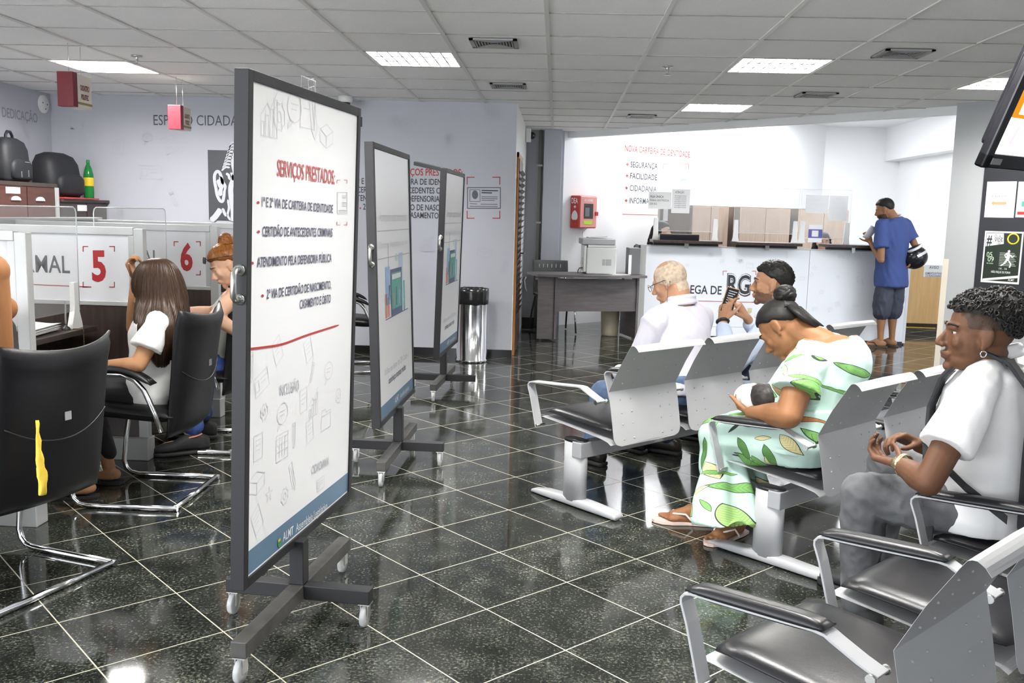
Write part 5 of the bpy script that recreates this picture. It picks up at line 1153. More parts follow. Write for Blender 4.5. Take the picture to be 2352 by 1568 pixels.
# polo shirt: torso, near and far sleeve, collar
mb = MB(); torso(mb, pel+V((0, 0, -.02)), S, xs, xs, fw, .97, .012, .036, -.08)
el2 = shL.lerp(elL, .60); mb.cap(shL, shL, .064, .064); mb.tube([shL, shL.lerp(elL, .25), shL.lerp(elL, .62)], [.064, .072, .080], 18); mb.cap(shR, shR, .064, .064); mb.tube([shR, shR.lerp(elR, .6)], [.064, .076], 18)
mb.cap(S-xs*.09+V((0, 0, .03)), shL, .055, .066); mb.cap(S+xs*.09+V((0, 0, .03)), shR, .055, .064)
def wfold(co, n): 
    return .007*noise.noise(V((co.x*9, co.y*9, co.z*5)))+.004*noise.noise(V((co.x*22, co.y*22, co.z*9+co.x*14)))
vox(mb, .007, 4, 'polo_shirt', m_polo, rt, wfold)
nb = hc+HR @ V((0, -.035, -.085)); mb = MB()
ring = [(math.cos(2*PI*k/28), math.sin(2*PI*k/28)) for k in range(29)]
N0 = S+V((-.01, 0, .072)); xx, yy = xs, V((-.75, .66, -.15)).normalized()
mb.tube([N0+xx*(.070*a)+yy*(.066*b)+UP*(.012-.012*b) for a, b in ring[:-1]], .013, 8, True); mb.tube([N0+xx*(.080*a)+yy*(.076*b)+UP*(-.010-.012*b) for a, b in ring[:-1]], .011, 8, True); vox(mb, .005, 2, 'collar', m_polo, rt)
mb = MB(); mb.tube([shL.lerp(elL, .615)+(HR @ V((0, 0, 0)))]*0 or [shL.lerp(elL, .56)+a*V((.45, -.1, .35)).normalized()*0 for a in (0, 1)], .01, 6) if False else None
# jeans
mb = MB(); mb.loft([(pel+UP*z+fw*o, xs, fw, rx, ry) for z, rx, ry, o in ((-.085, .14, .115, .01), (-.02, .15, .12, .01), (.04, .14, .11, 0), (.08, .13, .10, 0))], 28)
for h, k_, a in ((hipL, knL, anL), (hipR, knR, anR)): limb(mb, [h, h.lerp(k_, .45), k_], [.084, .090, .073]); limb(mb, [k_, k_.lerp(a, .35), a+UP*.03], [.073, .070, .056])
vox(mb, .007, 4, 'jeans', m_gdenim, rt, wrk(.006, 16, (1, 1, .8), 1))
for a in (anL, anR): shoe(a, fw, m_sole, rt)
# watch and earring
wd = (AY(2018, 1052, 3.0)-wrL).normalized(); q0 = wrL-wd*.012; s1 = wd.orthogonal().normalized(); s2 = wd.cross(s1)
mb = MB(); mb.tube([q0+(s1*math.cos(a*PI/12)+s2*math.sin(a*PI/12))*.0335 for a in range(24)], .0045, 8, True); mb.tube([q0-wd*.008+(s1*math.cos(a*PI/12)+s2*math.sin(a*PI/12))*.034 for a in range(24)], .003, 6, True)
tv = (CO-q0); tv = (tv-wd*tv.dot(wd)).normalized(); Rw = tv.to_track_quat('Z', 'Y').to_matrix(); mb.lathe([(0, -.004), (.017, -.004), (.018, 0), (.017, .005), (0, .006)], c=q0+tv*.034, n=20, R=Rw); adopt(mb.build('wrist_watch', mat('gold_steel', (.65, .55, .35), .25, .9)), rt)
e0 = hc+HR @ V((-.082, .0, -.055)); mb = MB(); mb.tube([e0+V((math.cos(a*PI/8)*.009, 0, math.sin(a*PI/8)*.009-.004)) for a in range(16)], .0022, 6, True); adopt(mb.build('hoop_earring', m_steel), rt)
# backpack worn by him
t = thing('backpack', 'black backpack worn by the person in the white polo shirt', 'bag', (1.56, 2.86, .48))
bd = -fw; bc = S+bd*.20+V((0, 0, -.22)); mb = MB(); mb.loft([(bc+UP*z+bd*o, xs, bd, rx, ry) for z, rx, ry, o in ((-.24, .13, .06, 0), (-.22, .15, .08, 0), (0, .155, .085, 0), (.15, .145, .075, -.01), (.21, .10, .05, -.03), (.225, .05, .03, -.03))], 28, 0, 3)
vox(mb, .008, 4, 'bag_body', m_clothblk, t)
sp = [S+bd*.14-xs*.09+UP*.04, S+bd*.03-xs*.095+UP*.092, S+fw*.06-xs*.10+UP*.075, S+fw*.125-xs*.105-UP*.0]
st = MB(); st.strap([S+bd*.13-xs*.10+UP*-.01, S+bd*.07-xs*.105+UP*.065, S-xs*.112+UP*.093, S+fw*.06-xs*.12+UP*.075, S+fw*.115-xs*.125+UP*.0, S+fw*.145-xs*.12-UP*.10, S+fw*.14-xs*.135-UP*.20], .055, .012, xs); adopt(st.build('shoulder_strap', m_clothblk, None, bevel=.003), t)
st = MB(); st.strap([S+fw*.14-xs*.135-UP*.19, S+fw*.10-xs*.175-UP*.25, S-xs*.19-UP*.32, S+bd*.12-xs*.17-UP*.40], .026, .006, UP); adopt(st.build('lower_strap', m_clothblk), t)
st = MB(); st.strap([S+fw*.145-xs*.14-UP*.2, S+fw*.13-xs*.16-UP*.3, S+fw*.10-xs*.17-UP*.45, S+fw*.1-xs*.172-UP*.52], .022, .005, fw); adopt(st.build('loose_strap_end', m_clothblk), t)
mb = MB(); mb.box(S+fw*.135-xs*.15-UP*.20, (.03, .03, .035)); adopt(mb.build('strap_buckle', m_tvb, None, bevel=.004), t)

# ---------------------------------------------------------------- woman in the leafy dress, holding a baby
def leaf_mat():
    m = mat('leaf_print_dress', (.62, .76, .71), .8, bump=.25, bscale=260); nt = m.node_tree; N = nt.nodes; L = nt.links; b = N['Principled BSDF']
    tc = N.new('ShaderNodeTexCoord')
    def dotv(vec):
        n = N.new('ShaderNodeVectorMath'); n.operation = 'DOT_PRODUCT'; L.new(tc.outputs['Object'], n.inputs[0]); n.inputs[1].default_value = vec; return n.outputs['Value']
    cb = N.new('ShaderNodeCombineXYZ'); L.new(dotv((-.719+.45*.695, .695+.45*.719, 0)), cb.inputs[0]); L.new(dotv((.35*.695, .35*.719, 1)), cb.inputs[1])
    def layer(scale, offs, Lh, wd, cols, base, keep=.3):
        mp = N.new('ShaderNodeMapping'); mp.inputs['Scale'].default_value = (scale,)*3; mp.inputs['Location'].default_value = offs; L.new(cb.outputs[0], mp.inputs[0])
        v = N.new('ShaderNodeTexVoronoi'); v.voronoi_dimensions = '2D'; v.inputs['Scale'].default_value = 1; v.inputs['Randomness'].default_value = .8; L.new(mp.outputs[0], v.inputs['Vector'])
        d = N.new('ShaderNodeVectorMath'); d.operation = 'SUBTRACT'; L.new(mp.outputs[0], d.inputs[0]); L.new(v.outputs['Position'], d.inputs[1])
        a0 = N.new('ShaderNodeVectorMath'); a0.operation = 'SUBTRACT'; L.new(v.outputs['Color'], a0.inputs[0]); a0.inputs[1].default_value = (.5, .5, 5)
        a1 = N.new('ShaderNodeVectorMath'); a1.operation = 'MULTIPLY'; L.new(a0.outputs[0], a1.inputs[0]); a1.inputs[1].default_value = (1, 1, 0); a0 = a1
        a = N.new('ShaderNodeVectorMath'); a.operation = 'NORMALIZE'; L.new(a0.outputs[0], a.inputs[0])
        x = N.new('ShaderNodeVectorMath'); x.operation = 'DOT_PRODUCT'; L.new(d.outputs[0], x.inputs[0]); L.new(a.outputs[0], x.inputs[1])
        sc = N.new('ShaderNodeVectorMath'); sc.operation = 'SCALE'; L.new(a.outputs[0], sc.inputs[0]); L.new(x.outputs['Value'], sc.inputs['Scale'])
        pv = N.new('ShaderNodeVectorMath'); pv.operation = 'SUBTRACT'; L.new(d.outputs[0], pv.inputs[0]); L.new(sc.outputs[0], pv.inputs[1])
        ln = N.new('ShaderNodeVectorMath'); ln.operation = 'LENGTH'; L.new(pv.outputs[0], ln.inputs[0])
        def mth(op, p, q):
            n = N.new('ShaderNodeMath'); n.operation = op
            for i, o in enumerate((p, q)):
                if isinstance(o, (int, float)): n.inputs[i].default_value = o
                else: L.new(o, n.inputs[i])
            return n.outputs[0]
        xr = mth('DIVIDE', x.outputs['Value'], Lh); prof = mth('MULTIPLY', mth('SUBTRACT', 1.0, mth('MULTIPLY', xr, xr)), wd)
        spz = N.new('ShaderNodeSeparateXYZ'); L.new(v.outputs['Color'], spz.inputs[0]); ins = mth('MULTIPLY', mth('LESS_THAN', ln.outputs['Value'], prof), mth('GREATER_THAN', spz.outputs[2], keep)); rim = mth('MULTIPLY', ins, mth('GREATER_THAN', ln.outputs['Value'], mth('SUBTRACT', prof, .022)))
        vein = mth('MULTIPLY', ins, mth('GREATER_THAN', mth('SINE', mth('MULTIPLY', mth('ADD', x.outputs['Value'], mth('MULTIPLY', ln.outputs['Value'], -.9)), 70.0), 0), .93))
        r = N.new('ShaderNodeValToRGB'); r.color_ramp.interpolation = 'CONSTANT'; e = r.color_ramp.elements; e[0].position = 0; e[0].color = (*cols[0], 1); e[1].position = 1/len(cols); e[1].color = (*cols[1], 1)
        for k in range(2, len(cols)): q = e.new(k/len(cols)); q.color = (*cols[k], 1)
        sp = N.new('ShaderNodeSeparateXYZ'); L.new(v.outputs['Color'], sp.inputs[0]); L.new(sp.outputs[0], r.inputs[0])
        m1 = N.new('ShaderNodeMix'); m1.data_type = 'RGBA'; L.new(ins, m1.inputs[0])
        if isinstance(base, tuple): m1.inputs[6].default_value = (*base, 1)
        else: L.new(base, m1.inputs[6])
        L.new(r.outputs[0], m1.inputs[7])
        m2 = N.new('ShaderNodeMix'); m2.data_type = 'RGBA'; L.new(mth('MAXIMUM', rim, mth('MULTIPLY', vein, .55)), m2.inputs[0]); L.new(m1.outputs[2], m2.inputs[6]); m2.inputs[7].default_value = (.02, .035, .02, 1)
        return m2.outputs[2]
    g = (.15, .34, .09); g2 = (.08, .20, .05); y = (.60, .53, .27); o_ = (.40, .15, .05); dk = (.02, .025, .03)
    c = layer(6.5, (3.1, 1.2, 0), .52, .17, [g, g2, g, (.30, .48, .16)], (.43, .58, .52))
    c = layer(7.5, (7.7, 4.1, 0), .40, .19, [y, g2, o_, y, g], c, .35)
    c = layer(11, (1.7, 9.1, 0), .46, .12, [o_, dk, y, g], c, .55)
    L.new(c, b.inputs['Base Color']); return m
m_dress = leaf_mat()
rt = thing('person', 'person in pale green leaf-print dress with black bun, bent over a baby', 'person', (1.04, 3.78, 0))
sk = skin('warm_brown_skin', (.25, .115, .052))
g_ = V((-.719, .695, 0)); xw = V((.695, .719, 0)); pel = V((1.04, 3.80, .50)); S = AY(1888, 800, 3.86); shL = AY(1845, 850, 3.70); shR = V((2*S.x-shL.x, 2*S.y-shL.y, shL.z+.015))
hc = AY(1793, 752, 3.92); HR = frame(g_*.62+UP*-.80, g_*.80+UP*.62); HR = frame(HR @ V((-.18, 1, 0)), HR @ V((0, 0, 1)))
elL = AY(1812, 955, 3.60); wrL = AY(1728, 948, 3.84); elR = V((1.14, 4.12, .60)); wrR = V((.98, 4.08, .60))
knL = AY(1650, 1000, 3.98); knR = AY(1690, 985, 4.15)
anL = AZ(1690, 1185, .09); anR = AZ(1608, 1160, .09); fL = AZ(1618, 1232, 0)-AZ(1705, 1198, 0); fR = AZ(1548, 1190, 0)-AZ(1640, 1196, 0)
mb = MB(); head(mb, hc, HR, 1.0, 1); mb.cap(hc+HR @ V((0, -.035, -.05)), S+UP*.01, .054, .072); torso(mb, pel, S, xw, (shR-shL).normalized(), g_, 1.04, .02); mb.cap(S+V((.05, -.025, -.06)), S+V((.03, -.015, -.10)), .125, .14); mb.cap(S, shL, .07, .06); mb.cap(S, shR, .07, .06)
arm(mb, shL, elL, wrL, 1, 1.32); arm(mb, shR, elR, wrR, 1, 1.25); leg(mb, pel-xw*.09, knL, anL, 1); leg(mb, pel+xw*.09, knR, anR, 1)
hand(mb, wrL, AY(1700, 935, 3.98)-wrL, (.3, .3, 1), (0, .8, .8), (.35, .4, .45, .5), .95); hand(mb, wrR, (-1, -.3, 0), (0, -.4, 1), (-.4, .2, .8), (.3, .3, .3, .3), .95)
foot(mb, V((anL.x, anL.y, .088)), fL, 1.0); foot(mb, V((anR.x, anR.y, .088)), fR, 1.0)
vox(mb, .0055, 3, 'body', sk, rt); eyes(hc, HR, 1.0, rt, m_hblk, True)
cap_hair('hair', hc, HR, 1.0, m_hblk, rt, .50, .0, -.62, .07, .004, 20)
bc = AY(1803, 676, 3.93); mb = MB(); rr = random.Random(5)
mb.ell(bc, (.046, .046, .042))
for k in range(7):
    a = k*.9; Rr = Euler((rr.uniform(-.6, .6), rr.uniform(-.6, .6), a)).to_matrix(); mb.tube([bc+Rr @ V((math.cos(t*PI/10)*.036, math.sin(t*PI/10)*.030, .012*math.sin(t*PI/5+k))) for t in range(20)], .013, 8, True)
hb = hc+HR @ V((0, -.06, .075))
for k in range(9):
    a = hc+HR @ V((-.055+.0138*k, -.088+.0, .02+.02*math.sin(k))); b = bc+V((.02*math.cos(k), .02*math.sin(k*2), -.02)); mb.tube([a, a.lerp(hb, .6)+HR @ V((0, -.02, .01)), b], [.010, .015, .012], 8)
adopt(mb.build('hair_bun', m_hblk), rt)
mb = MB()
nk = S+UP*.03+V((.02, 0, .0))
for k in range(14):
    x = -.055+.0085*k; a = hc+HR @ V((x, -.10, .02)); b = hc+HR @ V((x*.9, -.105, -.06)); c = nk+xw*(x*.6)+V((-.035, .0, .065-.1*abs(x))); mb.tube([a, b, c], [.011, .011, .002], 6)
adopt(mb.build('loose_hair', m_hblk), rt)
mb = MB(); p = hc+HR @ V((-.048, -.075, -.075))
# dress top
mb = MB(); torso(mb, pel, S+UP*-.03, xw, (shR-shL).normalized(), g_, 1.06, .03, .022, -.1)
mb.cap(S+V((.05, -.025, -.06)), S+V((.03, -.015, -.10)), .148, .165); mb.cap(S, shL, .092, .082); mb.cap(S, shR, .092, .082)
for a, e in ((shL, elL), (shR, elR)): mb.cap(a, a, .072, .072); mb.tube([a, a.lerp(e, .30), a.lerp(e, .52)], [.072, .088, .100], 18)
mb.cap(S.lerp(shL, .55)+UP*-.03, shL, .055, .070); mb.cap(S.lerp(shR, .55)+UP*-.03, shR, .055, .070)
nkc = S+V((.005, .0, .11))
def neckline(co, n):
    d = (co-nkc).length; k = max(0, min(1, (.135-d)/.02)); return -.06*k+(1-k)*(.005*noise.noise(V((co.x*20, co.y*20, co.z*8))))
vox(mb, .007, 4, 'dress_top', m_dress, rt, neckline)
# skirt: lap, then a gathered bell down to the ankles
mb = MB(); mb.loft([(pel+UP*z, xw, g_, rx, ry) for z, rx, ry in ((-.085, .17, .14), (0, .195, .16), (.08, .175, .145), (.15, .165, .14))], 28)
for h, k_ in ((pel-xw*.08, knL), (pel+xw*.08, knR), (pel, (knL+knR)/2)): limb(mb, [h, h.lerp(k_, .5), k_], [.115, .105, .085])
kc = (knL+knR)/2; hem = (AZ(1650, 1190, .16)+AZ(1690, 1160, .16))/2; hem = V((hem.x, hem.y, .16))-g_*.02; sec = []
for k in range(8):
    t = k/7; c = kc.lerp(hem, t); c.z = kc.z*(1-t)+.15*t; sec.append((c, xw, g_, .135+.065*t, .085+.05*t))
mb.loft(sec, 40, 0, 2.2); mb.cap(knL, kc.lerp(hem, .4)-xw*.03, .085, .10)
def sk_w(co, n):
    k = max(0, min(1, (.52-co.z)/.25)); a = math.atan2((co-kc).dot(g_), (co-kc).dot(xw)); return k*(.016*math.sin(a*9+2.*math.sin(co.z*5))+.008*math.sin(a*17+1))+.004*noise.noise(co*18)
vox(mb, .008, 4, 'dress_skirt', m_dress, rt, sk_w)
m_sand = mat('cream_sandal_sole', (.70, .55, .48), .5); m_sst = mat('white_sandal_strap', (.8, .74, .70), .4)
sandal(V((anL.x, anL.y, 0)), fL, m_sst, m_sand, rt, 1.08); sandal(V((anR.x, anR.y, 0)), fR, m_sst, m_sand, rt, 1.08)
# baby in her arms
bh = AY(1757, 914, 3.84); rtb = thing('baby', 'baby with dark hair in a white wrap held by the person in the leaf-print dress', 'baby', tuple(bh))
BR = frame((-.55, .45, .55), (-.25, -.75, .35)); mb = MB(); head(mb, bh, BR, .68, 1); mb.cap(bh+BR @ V((0, -.01, -.05)), bh+V((.10, .10, -.03)), .04, .06); vox(mb, .005, 3, 'body', skin('baby_skin', (.36, .19, .11)), rtb)
cap_hair('hair', bh, BR, .71, hairmat('baby_hair', (.008, .007, .007), (.05, .045, .042), .5, (60, 60, 60)), rtb, .25, -.25, -.8, .07, .006, 24)
mb = MB(); w0 = bh+V((.0, .05, -.05)); mb.cap(bh+V((-.045, .05, -.02)), bh+V((-.03, .16, -.03)), .045, .065); mb.cap(bh+V((-.02, .08, -.04)), bh+V((.11, .20, -.03)), .065, .075); vox(mb, .007, 3, 'swaddle', mat('white_blanket', (.78, .77, .74), .9, bump=.3, bscale=200), rtb, wrk(.006, 22))

# ---------------------------------------------------------------- old man, bald with glasses
rt = thing('person', 'person with bald head, glasses and pale lavender shirt seen from behind in the far row', 'person', (.69, 4.91, 0))
sk = skin('light_tan_skin', (.43, .235, .14)); g_ = V((-.707, .707, 0)); xo = V((.707, .707, 0)); pel = V((.70, 4.92, .50)); S = V((.672, 5.02, .875)); shL = S-xo*.19+UP*-.02; shR = S+xo*.19+UP*-.02
hc = AY(1537, 645, 5.02); HR = frame((-.86, .40, -.40), (-.35, .15, 1))
elL = S-xo*.22+g_*.12-UP*.32; wrL = elL+g_*.20+xo*.12-UP*.03; elR = S+xo*.24+g_*.1-UP*.32; wrR = elR+g_*.22-xo*.12-UP*.03
knL = AY(1388, 905, 5.16); knR = V((.52, 5.42, .50)); anL = V((.245, 5.15, .09)); anR = V((.5, 5.46, .09)); hipL = pel-xo*.09; hipR = pel+xo*.09
mb = MB(); head(mb, hc, HR, .98); mb.cap(hc+HR @ V((0, -.035, -.05)), S+UP*.03, .058, .075); torso(mb, pel, S, xo, xo, g_, 1.02, .02); arm(mb, shL, elL, wrL); arm(mb, shR, elR, wrR); leg(mb, hipL, knL, anL); leg(mb, hipR, knR, anR)
hand(mb, wrL, g_+xo*.4-UP*.25, (0, 0, -1), xo, (.5, .5, .5, .5)); hand(mb, wrR, g_-xo*.4-UP*.25, (0, 0, -1), -xo, (.4, .5, .5, .5)); vox(mb, .0055, 3, 'body', [sk, mat('short_grey_hair', (.50, .40, .30), .8, bump=.8, bscale=300, var=.25, vscale=60)], rt, None, face_region(hc, HR, .98, 'grey')); eyes(hc, HR, .98, rt)
m_lav = mat('lavender_shirt', (.60, .585, .65), .8, bump=.25, bscale=240)
mb = MB(); torso(mb, pel, S, xo, xo, g_, 1.05, .02, .022, -.1); mb.cap(S-xo*.1+UP*.02, shL, .06, .072); mb.cap(S+xo*.1+UP*.02, shR, .06, .072)
for a, e, w_ in ((shL, elL, wrL), (shR, elR, wrR)): limb(mb, [a, a.lerp(e, .5), e], [.074, .070, .060]); limb(mb, [e, w_.lerp(e, .15)], [.058, .046])
def lw(co, n): return .006*noise.noise(V((co.x*14, co.y*14, co.z*5)))+.006*max(0, 1-abs(noise.noise(V((co.x*7+co.z*6, co.y*7, co.z*3))))*4)
vox(mb, .008, 4, 'shirt', m_lav, rt, lw)
N0 = S+UP*.075+g_*.0; mb = MB(); mb.tube([N0+xo*(.073*a)+g_*(.07*b)+UP*(.016-.014*b) for a, b in ring[:-1]], .016, 8, True); mb.tube([N0+xo*(.082*a)+g_*(.08*b)+UP*(-.012-.014*b) for a, b in ring[:-1]], .014, 8, True); vox(mb, .006, 2, 'collar', m_lav, rt)
mb = MB(); mb.loft([(pel+UP*z, xo, g_, rx, ry) for z, rx, ry in ((-.08, .16, .12), (0, .18, .14), (.08, .17, .13))], 24)
for h, k_, a in ((hipL, knL, anL), (hipR, knR, anR)): limb(mb, [h, k_], [.098, .078]); limb(mb, [k_, a+UP*.02], [.078, .060])
vox(mb, .008, 4, 'jeans', m_denim, rt, wrk(.006, 16, (1, 1, .8), 1))
for a in (anL, anR): shoe(a, g_, mat('black_shoe_leather', (.015, .013, .012), .4), rt)
mb = MB()
def G(x, y, z): return hc+HR @ V((x, y, z))
for x in (-1, 1):
    mb.tube([G(x*.033+.022*math.cos(a*PI/9), .108-.003*abs(math.cos(a*PI/9)), -.004+.019*math.sin(a*PI/9)) for a in range(18)], .0014, 6, True); mb.tube([G(x*.055, .106, .002), G(x*.077, .06, .006), G(x*.080, .0, .008), G(x*.078, -.03, -.01)], .0018, 6)
mb.tube([G(-.011, .109, 0), G(.011, .109, 0)], .0014, 6); adopt(mb.build('eyeglasses', mat('brown_glasses_frame', (.05, .02, .03), .3)), rt)
mb = MB(); mb.tube([G(-.079, -.02, -.0), G(-.09, .0, -.06), G(-.08, .03, -.12), G(-.07, .02, -.17)], .0013, 5); adopt(mb.build('glasses_cord', m_ink), rt)

# ---------------------------------------------------------------- man photographing with a phone
rt = thing('person', 'person with dark beard and light blue shirt holding up a phone in the far row', 'person', (1.2, 5.38, 0))
sk = skin('olive_skin', (.38, .20, .115)); pel = V((1.19, 5.37, .50)); S = AY(1800, 752, 5.40); shL = S-xo*.19-UP*.01; shR = S+xo*.19-UP*.01
hc = AY(1772, 648, 5.36); HR = frame((-.97, .22, -.06), (0, 0, 1)); wrL = AY(1660, 738, 5.32); elL = AY(1672, 850, 5.14); wrR = AY(1716, 730, 5.40); elR = AY(1770, 815, 5.62)
knL = V((.86, 5.70, .50)); knR = V((1.0, 5.85, .50)); anL = V((.70, 5.45, .09)); anR = V((.95, 5.80, .09)); hipL = pel-xo*.09; hipR = pel+xo*.09
mb = MB(); head(mb, hc, HR, 1.06); mb.cap(hc+HR @ V((0, -.035, -.05)), S+UP*.03, .058, .075); torso(mb, pel, S, xo, xo, g_, 1.0); arm(mb, shL, elL, wrL); arm(mb, shR, elR, wrR); leg(mb, hipL, knL, anL); leg(mb, hipR, knR, anR)
ph = AY(1676, 690, 5.35)
hand(mb, wrL, AY(1668, 696, 5.34)-wrL, (.5, .5, .1), (.8, 0, .5), (.5, .6, .7, .8), 1.05, (.7, .5, .3), .2); hand(mb, wrR, AY(1690, 692, 5.37)-wrR, (-.7, .1, .2), (-.3, -.6, .6), (.05, .6, .8, .9), 1.05, (.8, .5, .2), .2)
vox(mb, .005, 3, 'body', [sk, mat('stubble_skin', (.15, .08, .05), .75, bump=.6, bscale=350)], rt, None, face_region(hc, HR, 1.06, 'beard')); eyes(hc, HR, 1.06, rt, m_hblk)
cap_hair('hair', hc, HR, 1.06, m_hblk, rt, .44, .02, -.66, .085, .014, 70, n=96)
m_lb = mat('light_blue_shirt', (.52, .60, .74), .8, bump=.25, bscale=240)
mb = MB(); torso(mb, pel, S, xo, xo, g_, 1.03, .01, .022, -.1); mb.cap(S-xo*.1+UP*.02, shL, .06, .072); mb.cap(S+xo*.1+UP*.02, shR, .06, .072)
for a, e, w_ in ((shL, elL, wrL), (shR, elR, wrR)): limb(mb, [a, e], [.074, .060]); limb(mb, [e, w_.lerp(e, .16)], [.058, .043])
vox(mb, .008, 4, 'shirt', m_lb, rt, lw)
N0 = S+UP*.075; mb = MB(); mb.tube([N0+xo*(.073*a)+g_*(.07*b)+UP*(.014-.014*b) for a, b in ring[:-1]], .018, 8, True); vox(mb, .006, 2, 'collar', m_lb, rt)
mb = MB(); mb.loft([(pel+UP*z, xo, g_, rx, ry) for z, rx, ry in ((-.08, .16, .12), (0, .18, .14), (.06, .17, .13))], 24)
for h, k_, a in ((hipL, knL, anL), (hipR, knR, anR)): limb(mb, [h, k_], [.098, .078]); limb(mb, [k_, a+UP*.02], [.078, .060])
vox(mb, .009, 3, 'trousers', m_dkdenim, rt)
for a in (anL, anR): shoe(a, (-.8, .5, 0), mat('dark_brown_shoe', (.02, .014, .012), .4), rt)
mb = MB(); wd = (wrL-elL).normalized(); s1 = wd.orthogonal().normalized(); s2 = wd.cross(s1); mb.tube([wrL+(s1*math.cos(a*PI/10)+s2*math.sin(a*PI/10))*.030 for a in range(20)], .010, 8, True); adopt(mb.build('wrist_band', m_black), rt)
t = thing('phone', 'dark-screened phone in a gold case held up in the far row', 'phone', tuple(ph)); Rp = frame(ph-V((.4, 4.4, 1.2)), UP) @ Euler((-.1, .16, .35)).to_matrix()
mb = MB(); mb.box((0, 0, 0), (.075, .009, .155), Rp); mb.build('phone_case', mat('gold_case', (.45, .30, .16), .3, .6), t, bevel=.004); mb = MB(); mb.box(Rp @ V((0, -.0055, 0)), (.066, .002, .144), Rp); mb.build('phone_screen', mat('phone_display', (.012, .012, .014), .6, spec=.15), t)
mb = MB()
for k in range(9): mb.box(Rp @ V((-.004+.004*(k % 3), -.0068, -.058+k*.014)), (.03+.008*(k % 3), .0006, .004), Rp)
mb.build('screen_lines', m_inkl, t)

# ---------------------------------------------------------------- standing man with helmet
rt = thing('person', 'person standing at the counter from behind in blue shirt and dark shorts', 'person', (3.68, 10.7, 0))
sk = skin('tan_skin', (.29, .145, .075)); fb = V((-.50, .866, 0)); xb = V((.866, .50, 0)); pel = AY(2047, 640, 10.7); S = AY(2052, 512, 10.7); hc = AY(2031, 479, 10.62); HR = frame((-.85, .42, -.38), (-.30, .12, 1))
shL = S-xb*.185-UP*.02; shR = S+xb*.19-UP*.02; elL = AY(2024, 597, 10.5); wrL = AY(1999, 556, 10.75); elR = AY(2104, 568, 10.75); wrR = AY(2096, 594, 10.62)
hipL = pel-xb*.09-UP*.03; hipR = pel+xb*.09-UP*.03; anL = AZ(2022, 790, .09); anL = V((3.60, 10.66, .09)); anR = V((3.86, 10.78, .09)); knL = hipL.lerp(anL, .52)+fb*.02; knR = hipR.lerp(anR, .52)+fb*.02
anL = AY(2022, 781, 10.68); anL.z = .09; anR = AY(2048, 783, 10.78); anR.z = .09; knL = hipL.lerp(anL, .52)+fb*.02; knR = hipR.lerp(anR, .52)+fb*.02
mb = MB(); head(mb, hc, HR, 1.0); mb.cap(hc+HR @ V((0, -.035, -.05)), S+UP*.03, .058, .072); torso(mb, pel, S, xb, xb, fb, .98); arm(mb, shL, elL, wrL, 1, .95); arm(mb, shR, elR, wrR, 1, .95); leg(mb, hipL, knL, anL, .95); leg(mb, hipR, knR, anR, .95)
hand(mb, wrL, (-.35, .2, .9), (.1, .9, .2), (-.3, -.7, .2), (.7, .8, .8, .8)); hand(mb, wrR, (-.3, .1, -1), (-.7, .3, 0), (-.2, .9, 0), (.6, .7, .7, .7)); foot(mb, anL, (-.93, .35), 1.05); foot(mb, anR, (-.6, .8), 1.05)
vox(mb, .007, 3, 'body', [sk, mat('dark_stubble', (.05, .028, .02), .8)], rt, None, face_region(hc, HR, 1., 'beard')); eyes(hc, HR, 1, rt)
cap_hair('hair', hc, HR, 1.0, m_hblk, rt, .44, .0, -.72, .055, .006, 30)
m_bt = mat('blue_t_shirt', (.045, .075, .23), .8, bump=.3, bscale=200)
mb = MB(); torso(mb, pel+UP*.03, S, xb, xb, fb, 1.0, .01, .042, -.20); mb.cap(S-xb*.1+UP*.02, shL, .06, .072); mb.cap(S+xb*.1+UP*.02, shR, .06, .072)
for a, e in ((shL, elL), (shR, elR)): mb.cap(a, a, .07, .07); mb.tube([a, a.lerp(e, .66)], [.07, .080], 16)
vox(mb, .009, 4, 't_shirt', m_bt, rt, lambda co, n: .012*noise.noise(V((co.x*10, co.y*10, co.z*3)))+.008*noise.noise(V((co.x*20+co.z*9, co.y*20, co.z*6))))
N0 = S+UP*.078; mb = MB(); mb.tube([N0+xb*(.070*a)+fb*(.066*b)+UP*(.008-.014*b) for a, b in ring[:-1]], .009, 8, True); adopt(mb.build('collar_band', mat('pale_band', (.62, .60, .58), .7)), rt)
mb = MB(); mb.loft([(pel+UP*z, xb, fb, rx, ry) for z, rx, ry in ((-.10, .165, .13), (-.02, .185, .145), (.08, .17, .13))], 24)
for h, k_ in ((hipL, knL), (hipR, knR)): limb(mb, [h, h.lerp(k_, .6), k_+UP*.0], [.088, .103, .098])
o = vox(mb, .009, 3, 'shorts', mat('slate_shorts', (.045, .052, .075), .8, bump=.2, bscale=300), rt, wrk(.008, 12, (1, 1, .6), 1))
for a, d in ((anL, (-.93, .35)), (anR, (-.6, .8))): sandal(V((a.x, a.y, 0)), d, m_sole, mat('olive_flip_flop', (.06, .055, .035), .6), rt, 1.12)
hx = AY(2101, 592, 10.66); t = thing('motorcycle_helmet', 'black motorcycle helmet hooked on the arm of the standing person', 'helmet', tuple(hx)); Rh = frame((.75, -.45, .45), (.55, -.1, -.8))
mb = MB()
def hfn(d): return 1.0+.10*max(0, d.y)*max(0, -d.z)
mb.ell((0, 0, 0), (.115, .14, .125), Rh, 40, 0, hfn); mb.build('helmet_shell', m_tvb, t)
mb = MB(); mb.tube([Rh @ V((.092*math.cos(a*PI/14), .045+.085*math.sin(a*PI/14)*.9, -.10)) for a in range(28)], .016, 8, True); mb.build('neck_trim', m_white, t)
mb = MB(); mb.ell(Rh @ V((0, .045, -.105)), (.085, .070, .02), Rh); mb.build('lining', m_black, t)
